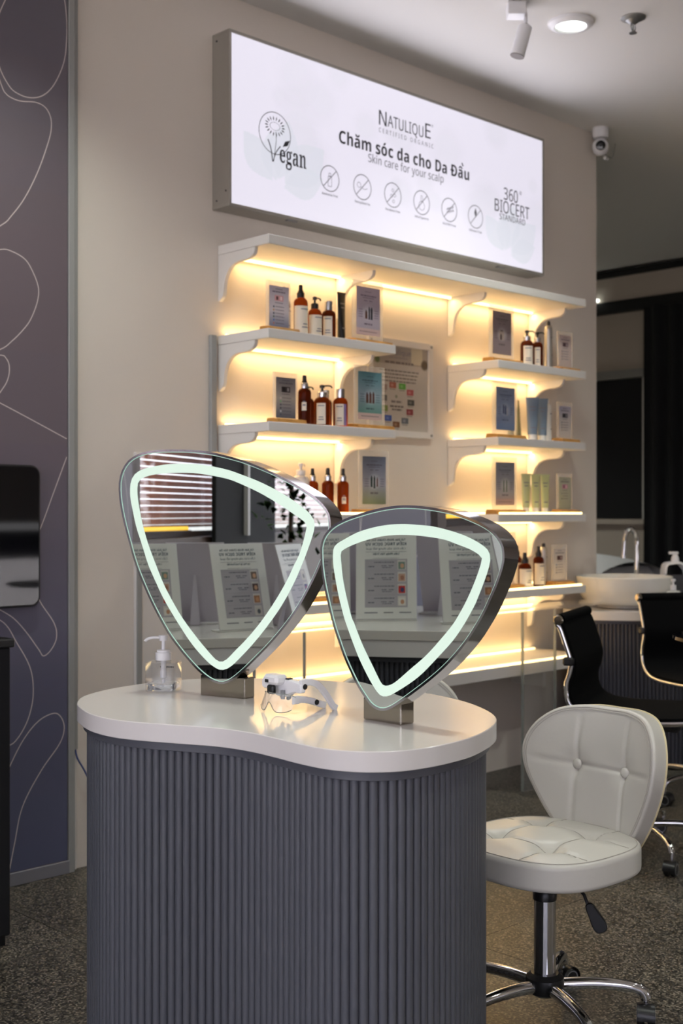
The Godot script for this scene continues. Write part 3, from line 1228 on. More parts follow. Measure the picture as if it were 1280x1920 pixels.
# ---------------------------------------------------------------- the ceiling's fittings
func downlight(label: String, at: Vector3, energy: float) -> void:
	var t := thing("ceiling_downlight", label, "downlight", at, 0, "round ceiling downlights")
	part("trim_ring", cylm([Vector2(0.058, -0.006), Vector2(0.066, -0.020), Vector2(0.078, -0.020), Vector2(0.092, -0.010), Vector2(0.094, 0.0), Vector2(0.058, 0.0)], 40), M.white_plastic, t)
	part("lamp_face", cylm([Vector2(0, -0.013), Vector2(0.059, -0.013), Vector2(0.059, -0.009), Vector2(0, -0.009)], 36), M.lamp_white, t)
	var l := SpotLight3D.new()
	l.name = "lamp"
	l.light_color = c8(244, 250, 240)
	l.light_energy = energy
	l.light_size = 0.06
	l.spot_angle = 62.0
	l.spot_angle_attenuation = 0.8
	l.spot_range = 14.0
	l.spot_attenuation = 2.0
	l.shadow_enabled = true
	t.add_child(l)
	l.position = Vector3(0, -0.03, 0)
	l.rotation.x = -PI / 2


func line_pattern(pts: Array, parent: Node3D, width := 0.0034, closed := false) -> void:  # a thin printed line on the cladding, slightly raised; points in metres across and up
	var c := loop2(pts, 8) if closed else line2(pts, 8)
	var n := c.size()
	var mb := MB.new()
	var pa := []
	for i in n:
		var d := (c[mini(i + 1, n - 1)] - c[maxi(i - 1, 0)]) if not closed else (c[(i + 1) % n] - c[(i - 1 + n) % n])
		var s := Vector2(-d.y, d.x).normalized() * width * 0.5
		pa.append([c[i] + s, c[i] - s])
	for i in (n if closed else n - 1):
		var j := (i + 1) % n
		mb.quad(Vector3(pa[i][1].x, pa[i][1].y, 0), Vector3(pa[j][1].x, pa[j][1].y, 0), Vector3(pa[j][0].x, pa[j][0].y, 0), Vector3(pa[i][0].x, pa[i][0].y, 0))
	part("printed_line", mb.done(), M.line_print, parent)


func menu_board(label: String, at: Vector3, facing: float, second: String, shots: Array, back_view: bool) -> void:
	# a leaning board of print on a stand; facing is the plan angle it looks to (0 = +x, 90 = +z)
	var t := thing("menu_board", label, "sign board", at, deg_to_rad(90.0 - facing), "printed boards on the ribbed side counter")
	var lean := Basis(Vector3.RIGHT, -0.28)
	var w := 0.232
	var h := 0.335
	var b := part("board", boxm(Vector3(w, h, 0.005), 0.0012), M.board_back, t)
	b.transform = Transform3D(lean, Vector3(0, h / 2 * cos(0.28) + 0.006, -h / 2 * sin(0.28)))
	part("foot", boxm(Vector3(w, 0.005, 0.07), 0.001), M.paper_white, t, Vector3(0, 0.0028, -0.032))
	var sm := MB.new()
	sm.prism(PackedVector2Array([Vector2(-0.02, 0.0), Vector2(0.02, 0.0), Vector2(0.004, 0.2), Vector2(-0.004, 0.2)]), -0.002, 0.002)
	var st := part("strut", sm.done(), M.board_back, t, Vector3(0, 0.004, -0.125))
	st.basis = Basis(Vector3.RIGHT, 0.2)
	part("face", boxm(Vector3(w - 0.002, h - 0.002, 0.001)), M.paper_white, b, Vector3(0, 0, 0.003))
	var f := part("print_panel", sheet(w * 0.7, h * 0.56), menu_print(shots), b, Vector3(0.0, -h * 0.085, 0.0038))
	var z := 0.0042
	lettering("lettering", "Tái Xác Định Chăm Sóc Da", Vector3(-0.075, 0.137, z), 0.15, 0.0085, M.ink_menu, b, "sansbold", 8)
	lettering("lettering", "KIẾN TRÚC DỊCH VỤ", Vector3(-0.078, 0.119, z), 0.156, 0.0115, M.ink_menu, b, "sansbold", 8)
	lettering("lettering", "Cấu trúc xây dựng kết quả", Vector3(-0.075, 0.103, z), 0.15, 0.0075, M.ink_menu, b, "sans", 8)
	part("rule", boxm(Vector3(0.156, 0.0009, 0.0006)), M.ink_soft, b, Vector3(0, 0.094, z))
	lettering("lettering", second, Vector3(-0.05, 0.082, z), 0.1, 0.0075, M.ink_menu, b, "sansbold", 8)
	part("rule", boxm(Vector3(0.1, 0.0009, 0.0006)), M.ink_soft, b, Vector3(0, 0.069, z))
	for q in [[-0.072, 0.045], [-0.008, 0.036], [0.058, 0.05]]:
		part("print_line", boxm(Vector3(q[1], 0.004, 0.0006)), M.ink_soft, b, Vector3(q[0], -0.142, z))


func menu_print(shots: Array) -> StandardMaterial3D:
	var im := Image.create(320, 370, false, Image.FORMAT_RGB8)
	im.fill(c8(172, 166, 174))
	var dark := c8(70, 72, 86)
	for k in 4:
		var y := 8 + k * 92
		im.fill_rect(Rect2i(12, y, 62, 74), c8(206, 198, 194))
		var cc: Array = shots[k]
		im.fill_rect(Rect2i(18, y + 14, 50, 56), cc[0])
		for yy in 40:
			for xx in 30:
				if Vector2(xx - 15, (yy - 20) * 0.8).length() < 14:
					im.set_pixel(24 + xx, y + 24 + yy, cc[1])
		bars(im, 100, y + 12, 150, 8, dark, 400 + k)
		bars(im, 104, y + 40, 36, 7, dark, 410 + k)
		bars(im, 158, y + 40, 40, 7, dark, 420 + k)
		bars(im, 120, y + 54, 70, 6, dark, 430 + k)
		bars(im, 250, y + 44, 46, 9, dark, 440 + k)
		im.fill_rect(Rect2i(90, y + 82, 210, 1), c8(140, 136, 146))
	return picture(im, 0.5)


# ---------------------------------------------------------------- the scene
func _ready() -> void:
	rng.seed = 11
	# camera, sky, exposure
	var cam := Camera3D.new()
	cam.name = "camera"
	add_child(cam)
	var cd := CameraAttributesPhysical.new()
	cd.frustum_focal_length = 41.93
	cd.frustum_focus_distance = 2.72
	cd.exposure_aperture = 5.0
	cam.attributes = cd
	cam.fov = 45.31
	cam.near = 0.05
	cam.far = 200.0
	cam.position = Vector3(0.0, 1.25, 3.73)
	cam.basis = Basis(Vector3(0.716, 0, 0.698), Vector3.UP, Vector3(-0.698, 0, 0.716)).orthonormalized()
	cam.current = true
	var we := WorldEnvironment.new()
	we.name = "world_environment"
	add_child(we)
	var e := Environment.new()
	we.environment = e
	e.background_mode = Environment.BG_SKY
	e.sky = Sky.new()
	var sm := ProceduralSkyMaterial.new()
	sm.sky_top_color = c8(204, 208, 234)
	sm.sky_horizon_color = c8(234, 230, 242)
	sm.ground_horizon_color = c8(220, 218, 220)
	sm.ground_bottom_color = c8(150, 148, 148)
	sm.sky_energy_multiplier = 1.75
	sm.ground_energy_multiplier = 1.5
	e.sky.sky_material = sm
	e.tonemap_mode = Environment.TONE_MAPPER_LINEAR
	e.tonemap_exposure = 1.3
	e.sdfgi_enabled = true
	e.ssao_enabled = true
	e.ssil_enabled = true
	var sun := DirectionalLight3D.new()
	sun.name = "sun"
	add_child(sun)
	sun.light_color = c8(255, 246, 232)
	sun.light_energy = 3.2
	sun.light_angular_distance = 0.6
	sun.shadow_enabled = true
	sun.basis = Basis(Vector3.UP, deg_to_rad(-80)) * Basis(Vector3.RIGHT, deg_to_rad(-72))
	make_materials()
	build_room()
	build_side_wall()
	build_far_end()
	build_sign()
	build_shelves()
	build_sink()
	build_main_counter()
	build_seats()
	build_reflected_side()
	build_ceiling_fittings()


func build_room() -> void:
	# granite slabs on a dark bed
	var fl := setting("floor")
	part("bed", span_box(Vector3(-4.5, -0.12, -4.3), Vector3(9.0, -0.018, 6.6)), M.joint, fl)
	var slab_m := boxm(Vector3(0.7988, 0.02, 0.7988), 0.0008)
	for i in 17:
		for j in 14:
			var x := -4.45 + 0.8 * i + 0.4
			var z := 1.436 + 0.8 * (j - 7) - 0.4
			if x > 8.9 or z > 6.5 or z < -4.3:
				continue
			part("slab", slab_m, M["granite_%d" % ((i * 5 + j * 7 + i * j) % 3)], fl, Vector3(x, -0.01, z))
	struct("ceiling", span_box(Vector3(-4.6, CEIL, -4.4), Vector3(9.0, CEIL + 0.15, 6.7)), M.ceiling_paint)
	struct("wall_back", span_box(Vector3(2.3, 0, -0.2), Vector3(5.531, CEIL, 0)), M.white_plaster)
	var ws := setting("wall_side")
	part("wall_face", span_box(Vector3(-0.5, 0, -0.2), Vector3(2.3, CEIL, 0)), M.white_plaster, ws)
	struct("wall_partition", span_box(Vector3(5.35, 0, -4.3), Vector3(5.531, CEIL, -0.2)), M.far_paint)
	struct("wall_rear", span_box(Vector3(5.35, 0, -4.4), Vector3(8.9, CEIL, -4.2)), M.far_paint)
	# street side behind the camera: a low wall under a row of windows
	var fw := setting("wall_front")
	part("parapet", span_box(Vector3(-4.6, 0, 6.5), Vector3(4.9, 0.8, 6.7)), M.white_plaster, fw)
	part("head", span_box(Vector3(-4.6, 2.95, 6.5), Vector3(9.0, CEIL, 6.7)), M.white_plaster, fw)
	part("wall_face", span_box(Vector3(0.0, 0.8, 6.5), Vector3(4.9, 2.95, 6.7)), M.white_plaster, fw)
	part("wall_face", span_box(Vector3(6.6, 0.0, 6.5), Vector3(9.0, 2.95, 6.7)), M.white_plaster, fw)
	part("wall_face", span_box(Vector3(4.9, 1.15, 6.5), Vector3(6.6, 2.95, 6.7)), M.white_plaster, fw)
	var low := setting("window_5", Vector3(5.75, 0, 6.6))
	part("sill", span_box(Vector3(-0.85, 0.0, -0.1), Vector3(0.85, 0.3, 0.1)), M.white_plaster, low)
	part("cross_bar", span_box(Vector3(-0.85, 0.82, -0.06), Vector3(0.85, 1.08, 0.06)), M.dark_grey, low)
	part("pane", span_box(Vector3(-0.85, 0.3, -0.004), Vector3(0.85, 0.82, 0.004)), M.pane, low)
	part("pane", span_box(Vector3(-0.85, 1.08, -0.004), Vector3(0.85, 1.15, 0.004)), M.pane, low)
	var fg := setting("window_4", Vector3(0, 0, 6.6))
	for k in 3:
		var x := -4.6 + 2.28 * k
		part("mullion", span_box(Vector3(x - 0.04, 0.8, -0.05), Vector3(x + 0.04, 2.95, 0.05)), M.dark_grey, fg)
		if k < 2:
			part("pane", span_box(Vector3(x + 0.04, 0.8, -0.004), Vector3(x + 2.26, 2.95, 0.004)), M.pane, fg)
	# glazed shop front at the left end of the room
	var wf := setting("window_1", Vector3(-4.5, 0, 0))
	part("sill", span_box(Vector3(-0.06, 0, -0.1), Vector3(0.06, 0.2, 6.5)), M.dark_grey, wf)
	part("head", span_box(Vector3(-0.08, 3.0, -0.1), Vector3(0.08, CEIL, 6.5)), M.white_plaster, wf)
	for k in 5:
		var z := -0.1 + 1.65 * k
		part("mullion", span_box(Vector3(-0.05, 0.2, z - 0.03), Vector3(0.05, 3.0, z + 0.03)), M.dark_grey, wf)
		if k < 4:
			part("pane", span_box(Vector3(-0.004, 0.2, z + 0.03), Vector3(0.004, 3.0, z + 1.62)), M.pane, wf)
	struct("ground_outside", span_box(Vector3(-30, -0.3, -30), Vector3(40, -0.13, 40)), M.concrete)


func build_side_wall() -> void:
	# printed cladding left of the white wall
	var cl := setting("trim_1", Vector3(0, 0, 0.002))
	part("cladding_sheet", span_box(Vector3(-0.42, 0.045, 0.0), Vector3(2.285, 3.24, 0.028), 0.001), M.purple_cladding, cl)
	var gm := gradient_image(8, 256, [[0.0, c8(98, 95, 107)], [0.35, c8(108, 97, 102)], [0.55, c8(106, 96, 104)], [0.8, c8(92, 91, 112)], [1.0, c8(84, 87, 112)]])
	var pm := picture(gm, 0.42)
	part("cladding_print", sheet(2.7, 3.19), pm, cl, Vector3(0.9325, 1.6425, 0.0286))
	part("base_rail", span_box(Vector3(-0.42, 0.0, 0.0), Vector3(2.29, 0.045, 0.034), 0.002), M.rail_grey, cl)
	var pl := Node3D.new()
	pl.name = "line_art"
	cl.add_child(pl)
	pl.position = Vector3(0, 0, 0.0292)
	line_pattern([[2.05, 2.96], [2.015, 2.86], [2.02, 2.74], [2.06, 2.67], [2.1, 2.65], [2.145, 2.65], [2.19, 2.67], [2.23, 2.715], [2.265, 2.79], [2.278, 2.86], [2.279, 2.96], [2.26, 3.05], [2.2, 3.11], [2.12, 3.09]], pl, 0.0034, true)
	line_pattern([[1.98, 2.8], [2.03, 2.67], [2.05, 2.64], [2.08, 2.63], [2.11, 2.63], [2.16, 2.638], [2.195, 2.63], [2.215, 2.605], [2.22, 2.57], [2.21, 2.52], [2.17, 2.41], [2.12, 2.31], [2.07, 2.24], [2.03, 2.2], [1.9, 2.12], [1.78, 2.18]], pl)
	line_pattern([[1.96, 2.09], [2.03, 2.12], [2.07, 2.12], [2.12, 2.1], [2.15, 2.06], [2.17, 2.01], [2.165, 1.96], [2.14, 1.9], [2.11, 1.86], [2.07, 1.82], [2.03, 1.79], [1.94, 1.76], [1.86, 1.9]], pl, 0.0034, true)
	line_pattern([[1.95, 1.76], [2.03, 1.77], [2.05, 1.76], [2.06, 1.74], [2.06, 1.71], [2.05, 1.68], [2.03, 1.65], [1.96, 1.55]], pl)
	line_pattern([[1.8, 1.7], [2.03, 1.61], [2.28, 1.503]], pl)
	line_pattern([[2.28, 1.44], [2.23, 1.32], [2.18, 1.2], [2.12, 1.08]], pl)
	line_pattern([[2.15, 1.0], [2.18, 0.94], [2.23, 0.87], [2.24, 0.82], [2.22, 0.78], [2.19, 0.76], [2.17, 0.785], [2.12, 0.85], [2.07, 0.9], [2.0, 0.94]], pl)
	line_pattern([[1.9, 0.93], [2.03, 0.89], [2.09, 0.81], [2.14, 0.72], [2.15, 0.63], [2.13, 0.55], [2.09, 0.49], [2.05, 0.47], [1.95, 0.46]], pl)
	line_pattern([[1.98, 0.25], [2.05, 0.38], [2.11, 0.48], [2.17, 0.54], [2.23, 0.56], [2.26, 0.54], [2.27, 0.5], [2.25, 0.45], [2.18, 0.37], [2.11, 0.26], [2.08, 0.14], [2.06, 0.05]], pl)
	for k in 5:  # the same loose loops further along
		var x := 1.5 - 0.42 * k
		line_pattern([[x, 0.5 + 0.1 * k], [x + 0.22, 0.9], [x + 0.12, 1.35 + 0.05 * k], [x - 0.12, 1.5], [x - 0.2, 1.1]], pl, 0.0034, true)
		line_pattern([[x - 0.2, 1.75], [x + 0.1, 1.6 + 0.04 * k], [x + 0.25, 2.0], [x + 0.02, 2.5], [x - 0.2, 2.9]], pl)
	var strip := setting("trim_2", Vector3(0, 0, 0))
	part("strip", span_box(Vector3(2.287, 0.0, 0.0), Vector3(2.312, 3.24, 0.034), 0.002), M.strip_grey, strip)
	part("strip", span_box(Vector3(2.314, 0.42, 0.0), Vector3(2.335, 3.24, 0.016), 0.002), M.strip_grey, strip)
	part("strip", span_box(Vector3(2.314, 0.0, 0.0), Vector3(2.333, 0.415, 0.012), 0.002), M.white_laminate, strip)
	single("blue_cable", tubem(curve3([Vector3(2.326, 0.425, 0.012), Vector3(2.33, 0.39, 0.02), Vector3(2.36, 0.33, 0.03), Vector3(2.42, 0.2, 0.03), Vector3(2.44, 0.006, 0.05)], 6), 0.003, 6), M.blue_wire, "thin blue cable coming out of the grey wall trunking behind the counter", "cable")
	# dark glossy screen with rounded corners on the cladding
	var sc := thing("wall_screen", "black glossy screen with rounded corners mounted on the purple wall", "screen", Vector3(1.86, 1.17, 0.032))
	var o := rounded_rect(0.60, 0.475, 0.035)
	var mb := MB.new()
	mb.prism(o, 0.0, 0.03, 0.003)
	part("casing", mb.done(), M.black_plastic, sc)
	mb = MB.new()
	mb.prism(rounded_rect(0.585, 0.46, 0.028), 0.03, 0.0315)
	part("glass_front", mb.done(), M.black_gloss, sc)
	# black cabinet that only just comes into view
	var cb := thing("black_cabinet", "narrow black cabinet at the left edge in front of the purple wall", "cabinet", Vector3(1.557, 0, 0.47))
	part("body", boxm(Vector3(0.46, 0.83, 0.12), 0.004), M.black_matte, cb, Vector3(0, 0.445, 0))
	part("lid", boxm(Vector3(0.48, 0.025, 0.14), 0.004), M.black_plastic, cb, Vector3(0, 0.8725, 0))
	part("foot", boxm(Vector3(0.44, 0.03, 0.10), 0.002), M.black_plastic, cb, Vector3(0, 0.015, 0))
	# flat white service panel and cable ducts on the white wall
	var sp := thing("service_panel", "flat white service panel low on the wall behind the pump bottle", "panel", Vector3(0, 0, 0.001))
	part("cover", span_box(Vector3(2.577, 0.02, 0), Vector3(2.92, 1.468, 0.014), 0.002), M.white_laminate, sp)
	part("edge_strip", span_box(Vector3(2.58, 0.02, 0.014), Vector3(2.602, 1.3, 0.02), 0.001), M.strip_grey, sp)
	single("cable_duct", span_box(Vector3(2.921, 0.0, 0.001), Vector3(2.95, 1.93, 0.02), 0.003), M.strip_grey, "grey vertical cable duct beside the left ends of the shelves", "cable duct")


func rounded_rect(w: float, h: float, r: float, seg := 6) -> PackedVector2Array:
	var o := PackedVector2Array()
	for q in [[1, 1, 0], [-1, 1, 1], [-1, -1, 2], [1, -1, 3]]:
		for k in seg + 1:
			var a: float = PI / 2 * (q[2] + float(k) / seg)
			o.append(Vector2(q[0] * (w / 2 - r) + cos(a) * r, q[1] * (h / 2 - r) + sin(a) * r))
	return o


func build_far_end() -> void:
	var w := setting("wall_right")
	part("wall_face", span_box(Vector3(8.8, 0, -4.3), Vector3(9.0, CEIL, 6.6)), M.far_paint, w)
	part("soffit", span_box(Vector3(8.7, 2.99, -4.2), Vector3(8.8, 3.19, 6.5)), M.far_paint, w)
	part("dark_beam", span_box(Vector3(8.66, 3.19, -4.2), Vector3(8.8, 3.24, 6.5)), M.black_matte, w)
	part("dark_beam", span_box(Vector3(8.68, 2.90, -4.2), Vector3(8.8, 2.99, 6.5)), M.black_matte, w)
	part("upper_panel", span_box(Vector3(8.77, 2.38, -3.6), Vector3(8.8, 2.9, -1.68)), M.far_paint, w)
	var win := setting("window_2", Vector3(8.8, 0, 0))
	part("sill", span_box(Vector3(-0.06, 1.15, -3.6), Vector3(0.0, 1.19, -1.69)), M.far_paint, win)
	part("head_rail", span_box(Vector3(-0.09, 2.35, -3.6), Vector3(0.0, 2.42, -1.66)), M.alu, win)
	part("side_frame", span_box(Vector3(-0.05, 1.19, -1.73), Vector3(0.0, 2.35, -1.68)), M.white_laminate, win)
	single("roller_blind", span_box(Vector3(8.755, 1.195, -3.6), Vector3(8.765, 2.35, -1.735)), M.black_curtain, "black roller blind pulled down over the far window", "blind")
	var rows := []
	for y in [0.02, 2.9]:
		var row := []
		for k in 241:
			var z := 1.6 - 3.25 * k / 240.0
			row.append(Vector3(8.66 + 0.03 * sin(z * 46.0) + 0.012 * sin(z * 17.0), y, z))
		rows.append(row)
	var mb := MB.new()
	mb.grid(rows)
	var n := mb.v.size()
	for i in range(0, n, 3):
		mb.tri(mb.v[i] + Vector3(0.008, 0, 0), mb.v[i + 2] + Vector3(0.008, 0, 0), mb.v[i + 1] + Vector3(0.008, 0, 0))
	single("black_curtain", mb.done(60), M.black_curtain, "full-height black pleated curtain at the far right behind the sink", "curtain")
	# bed with a pale sheet
	var bed := thing("treatment_bed", "white-sheeted treatment bed seen behind the faucet", "bed", Vector3(7.66, 0, -2.15))
	part("frame", boxm(Vector3(0.7, 0.5, 1.9), 0.02), M.dark_grey, bed, Vector3(0, 0.3, 0))
	for s in [[-1, -1], [1, -1], [1, 1], [-1, 1]]:
		part("leg", boxm(Vector3(0.06, 0.06, 0.06), 0.01), M.black_plastic, bed, Vector3(s[0] * 0.3, 0.03, s[1] * 0.9))
	var mat_rows := []
	for i in 25:
		var a := float(i) / 24
		var row := []
		for j in 33:
			var z := lerpf(-1.02, 1.02, j / 32.0)
			var x: float
			var y: float
			if a < 0.3:
				x = -0.44 - 0.015 * sin(z * 30.0) * (1.0 - a / 0.3)
				y = lerpf(0.42, 0.88, a / 0.3)
			elif a > 0.7:
				x = 0.44 + 0.015 * sin(z * 30.0) * ((a - 0.7) / 0.3)
				y = lerpf(0.88, 0.42, (a - 0.7) / 0.3)
			else:
				x = lerpf(-0.44, 0.44, (a - 0.3) / 0.4)
				y = 0.88 + 0.075 * sin((a - 0.3) / 0.4 * PI)
			y -= 0.06 * pow(absf(z), 4.0)
			row.append(Vector3(x, y, z))
		mat_rows.append(row)
	mat_rows.reverse()
	var sb := MB.new()
	sb.grid(mat_rows)
	for i in range(0, sb.v.size(), 3):
		var nn := (sb.v[i + 1] - sb.v[i]).cross(sb.v[i + 2] - sb.v[i])
	part("sheet", sb.done(70), M.linen, bed)
	part("mattress", boxm(Vector3(0.84, 0.3, 1.96), 0.06), M.linen, bed, Vector3(0, 0.7, 0))
	# steamer on a stand
	var mc := thing("facial_steamer", "pale steamer cabinet with jointed arm beside the far window", "appliance", Vector3(8.46, 0, -2.62), -0.9)
	part("cabinet", boxm(Vector3(0.36, 1.12, 0.28), 0.02), M.far_paint, mc, Vector3(0, 0.66, 0))
	part("foot", boxm(Vector3(0.38, 0.1, 0.3), 0.02), M.black_plastic, mc, Vector3(0, 0.05, 0))
	part("slot", boxm(Vector3(0.24, 0.05, 0.012), 0.002), M.black_plastic, mc, Vector3(-0.02, 1.12, 0.141))
	part("arm", tubem(curve3([Vector3(-0.15, 1.2, 0), Vector3(-0.15, 1.35, 0.02), Vector3(0.1, 1.32, 0.05), Vector3(0.12, 1.48, 0.05), Vector3(-0.12, 1.46, 0.03)], 5), 0.016, 8), M.far_paint, mc)
	part("arm_joint", cylm([Vector2(0, -0.03), Vector2(0.026, -0.03), Vector2(0.026, 0.03), Vector2(0, 0.03)], 14), M.far_paint, mc, Vector3(0.12, 1.48, 0.05))
	var sl := thing("soffit_spot", "tiny bright spot lamp under the far beam", "lamp", Vector3(8.66, 3.02, -2.12))
	part("lamp_face", cylm([Vector2(0, -0.02), Vector2(0.03, -0.018), Vector2(0.034, 0.0), Vector2(0, 0.0)], 14), M.lamp_white, sl)


func build_sign() -> void:
	# light box above the shelves
	var t := thing("light_box_sign", "large illuminated white light box sign with grey metal frame above the shelves", "sign", Vector3(2.94, 2.412, 0.0))
	var w := 1.985
	var h := 0.672
	var d := 0.105
	var mb := MB.new()
	for q in [[Vector3(0, 0, 0.002), Vector3(w, 0.012, d)], [Vector3(0, h - 0.012, 0.002), Vector3(w, h, d)], [Vector3(0, 0.012, 0.002), Vector3(0.012, h - 0.012, d)], [Vector3(w - 0.012, 0.012, 0.002), Vector3(w, h - 0.012, d)]]:
		mb.box((q[0] + q[1]) / 2, q[1] - q[0], 0.001)
	part("frame", mb.done(), M.sign_metal, t)
	part("back_plate", span_box(Vector3(0.012, 0.012, 0.002), Vector3(w - 0.012, h - 0.012, 0.01)), M.sign_metal, t)
	for q in [[0.0, 0.03], [0.0, h - 0.03], [0.0, 0.06]]:
		var sc := part("screw", cylm([Vector2(0, 0), Vector2(0.004, 0), Vector2(0.004, 0.002), Vector2(0, 0.003)], 10), M.dark_grey, t, Vector3(0.0, q[1], 0.03 if q[1] != 0.06 else 0.085))
		sc.rotation.z = PI / 2
	for x in [0.33, 1.66]:
		part("clip", boxm(Vector3(0.05, 0.006, 0.02), 0.001), M.alu, t, Vector3(x, -0.003, 0.09))
	# the lit face: a pale print of leaves and soft spots
	var im := Image.create(512, 176, false, Image.FORMAT_RGB8)
	im.fill(Color(0.985, 0.98, 1.0))
	var r := RandomNumberGenerator.new()
	r.seed = 5
	for k in 26:
		_blob(im, Vector2(r.randf() * 512, r.randf() * 120), 10 + r.randf() * 26, Color(0.96, 0.955, 0.975), 0.5)
	for g in [[Vector2(60, 150), 1.0], [Vector2(438, 165), 0.9]]:
		for q in [[-78, 52], [-40, 58], [-100, 40], [-130, 46], [-20, 46]]:
			_leaf_shape(im, g[0], deg_to_rad(q[0]), q[1] * 1.5 * g[1], Color(0.925, 0.945, 0.955))
	var face := StandardMaterial3D.new()
	face.resource_name = "lit_face"
	face.albedo_texture = ImageTexture.create_from_image(im)
	face.albedo_color = Color(0.6, 0.6, 0.6)
	face.roughness = 0.4
	face.emission_enabled = true
	face.emission_texture = face.albedo_texture
	face.emission_operator = BaseMaterial3D.EMISSION_OP_MULTIPLY
	face.emission = Color(0.97, 0.96, 1.0)
	face.emission_energy_multiplier = 0.60
	M["lit_face"] = face
	part("lit_panel", sheet(w - 0.024, h - 0.024), face, t, Vector3(w / 2, h / 2, d - 0.003))
	var l := AreaLight3D.new()
	l.name = "panel_lamp"
	l.area_size = Vector2(w - 0.03, h - 0.03)
	l.light_color = c8(246, 244, 255)
	l.light_energy = 0.8
	l.shadow_enabled = true
	t.add_child(l)
	l.position = Vector3(w / 2, h / 2, d + 0.012)
	l.rotation.y = PI
	var f := Node3D.new()
	f.name = "lettering"
	t.add_child(f)
	f.position = Vector3(-2.94, -2.412, d - 0.0015)
	lettering("brand_line", "N", Vector3(3.758, 2.9, 0), 0.047, 0.062, M.ink, f)
	lettering("brand_line", "ATULIQU", Vector3(3.812, 2.903, 0), 0.228, 0.05, M.ink, f)
	lettering("brand_line", "E", Vector3(4.052, 2.907, 0), 0.036, 0.064, M.ink, f)
	lettering("small_line", "®", Vector3(4.093, 2.962, 0), 0.012, 0.012, M.ink_soft, f)
	lettering("small_line", "C E R T I F I E D   O R G A N I C", Vector3(3.758, 2.868, 0), 0.349, 0.019, M.ink_icon, f, "sans", 6)
	lettering("headline", "Chăm sóc da cho Da Đầu", Vector3(3.521, 2.772, 0), 0.833, 0.052, M.ink, f, "sansbold")
	lettering("second_line", "Skin care for your scalp", Vector3(3.693, 2.728, 0), 0.482, 0.035, M.ink_icon, f)
	lettering("standard_mark", "360", Vector3(4.609, 2.732, 0), 0.108, 0.058, M.ink, f)
	lettering("standard_mark", "®", Vector3(4.728, 2.775, 0), 0.02, 0.018, M.ink_soft, f)
	lettering("standard_mark", "BIOCERT", Vector3(4.541, 2.668, 0), 0.267, 0.058, M.ink, f)
	lettering("standard_mark", "STANDARD", Vector3(4.577, 2.634, 0), 0.198, 0.028, M.ink, f)
	# flower mark
	var fl := MB.new()
	_ring(fl, Vector2(3.171, 2.735), 0.082, 0.0028, 40)
	for k in 18:
		var a := TAU * k / 18.0
		var q := Vector2(3.171 + cos(a) * 0.034, 2.762 + sin(a) * 0.021)
		_leaf(fl, q, a, 0.02, 0.006)
	_ring(fl, Vector2(3.171, 2.762), 0.026, 0.0018, 20, 0.6)
	_stroke(fl, line2([[3.176, 2.742], [3.178, 2.71], [3.172, 2.67], [3.165, 2.625]], 4), 0.0026)
	_stroke(fl, line2([[3.135, 2.705], [3.15, 2.672], [3.16, 2.622]], 4), 0.005)
	_stroke(fl, line2([[3.162, 2.622], [3.176, 2.66], [3.2, 2.69]], 4), 0.004)
	_leaf(fl, Vector2(3.212, 2.69), 0.7, 0.05, 0.02)
	part("flower_mark", fl.done(), M.ink, f)
	lettering("mark_text", "egan", Vector3(3.196, 2.627, 0), 0.142, 0.068, M.ink, f, "serifbold")
	# six struck-out ring icons
	var cap := ["Ammonia Free", "Phenoxyethanol Free", "Parabens Free", "Artificial Fragrance Free", "GLUTEN Free", "Silicone Free"]
	for k in 6:
		var c := Vector2([3.469, 3.658, 3.844, 4.029, 4.215, 4.4][k], 2.614)
		var ib := MB.new()
		_ring(ib, c, 0.052, 0.0036, 36)
		_stroke(ib, PackedVector2Array([c + Vector2(-0.037, -0.037), c + Vector2(0.037, 0.037)]), 0.0034)
		if k == 0:
			_frame(ib, c + Vector2(0, -0.012), Vector2(0.02, 0.04))
			_frame(ib, c + Vector2(0, 0.016), Vector2(0.01, 0.012))
		elif k == 1:
			_ring(ib, c + Vector2(-0.02, 0.006), 0.012, 0.002, 6)
			_stroke(ib, line2([c + Vector2(-0.008, 0.0), c + Vector2(0.01, -0.008), c + Vector2(0.03, -0.002)], 3), 0.002)
		elif k == 2:
			for q in [[0, 0.02], [0.012, 0.0], [-0.008, -0.004], [0.004, -0.026]]:
				_ring(ib, c + Vector2(q[0], q[1]), 0.007, 0.002, 6)
		elif k == 3:
			_ring(ib, c + Vector2(0, -0.014), 0.019, 0.002, 18)
			_frame(ib, c + Vector2(0, 0.018), Vector2(0.01, 0.024))
		elif k == 4:
			for q in 4:
				_leaf(ib, c + Vector2(-0.018 + q * 0.012, -0.004 + q * 0.004), 0.9, 0.018, 0.007)
				_leaf(ib, c + Vector2(-0.018 + q * 0.012, -0.006 + q * 0.004), -0.6, 0.018, 0.007)
		else:
			_leaf(ib, c + Vector2(0, -0.004), 1.57, 0.045, 0.02)
		part("ring_icon", ib.done(), M.ink_icon, f)
		lettering("icon_caption", cap[k], Vector3(c.x - 0.045, 2.543, 0), 0.09, 0.0095, M.ink_icon, f, "sansbold", 10)


func _blob(im: Image, c: Vector2, r: float, col: Color, share: float) -> void:
	for y in range(maxi(0, int(c.y - r)), mini(im.get_height(), int(c.y + r))):
		for x in range(maxi(0, int(c.x - r)), mini(im.get_width(), int(c.x + r))):
			var d := Vector2(x, y).distance_to(c) / r
			if d < 1.0:
				im.set_pixel(x, y, im.get_pixel(x, y).lerp(col, share * smoothstep(1.0, 0.5, d)))


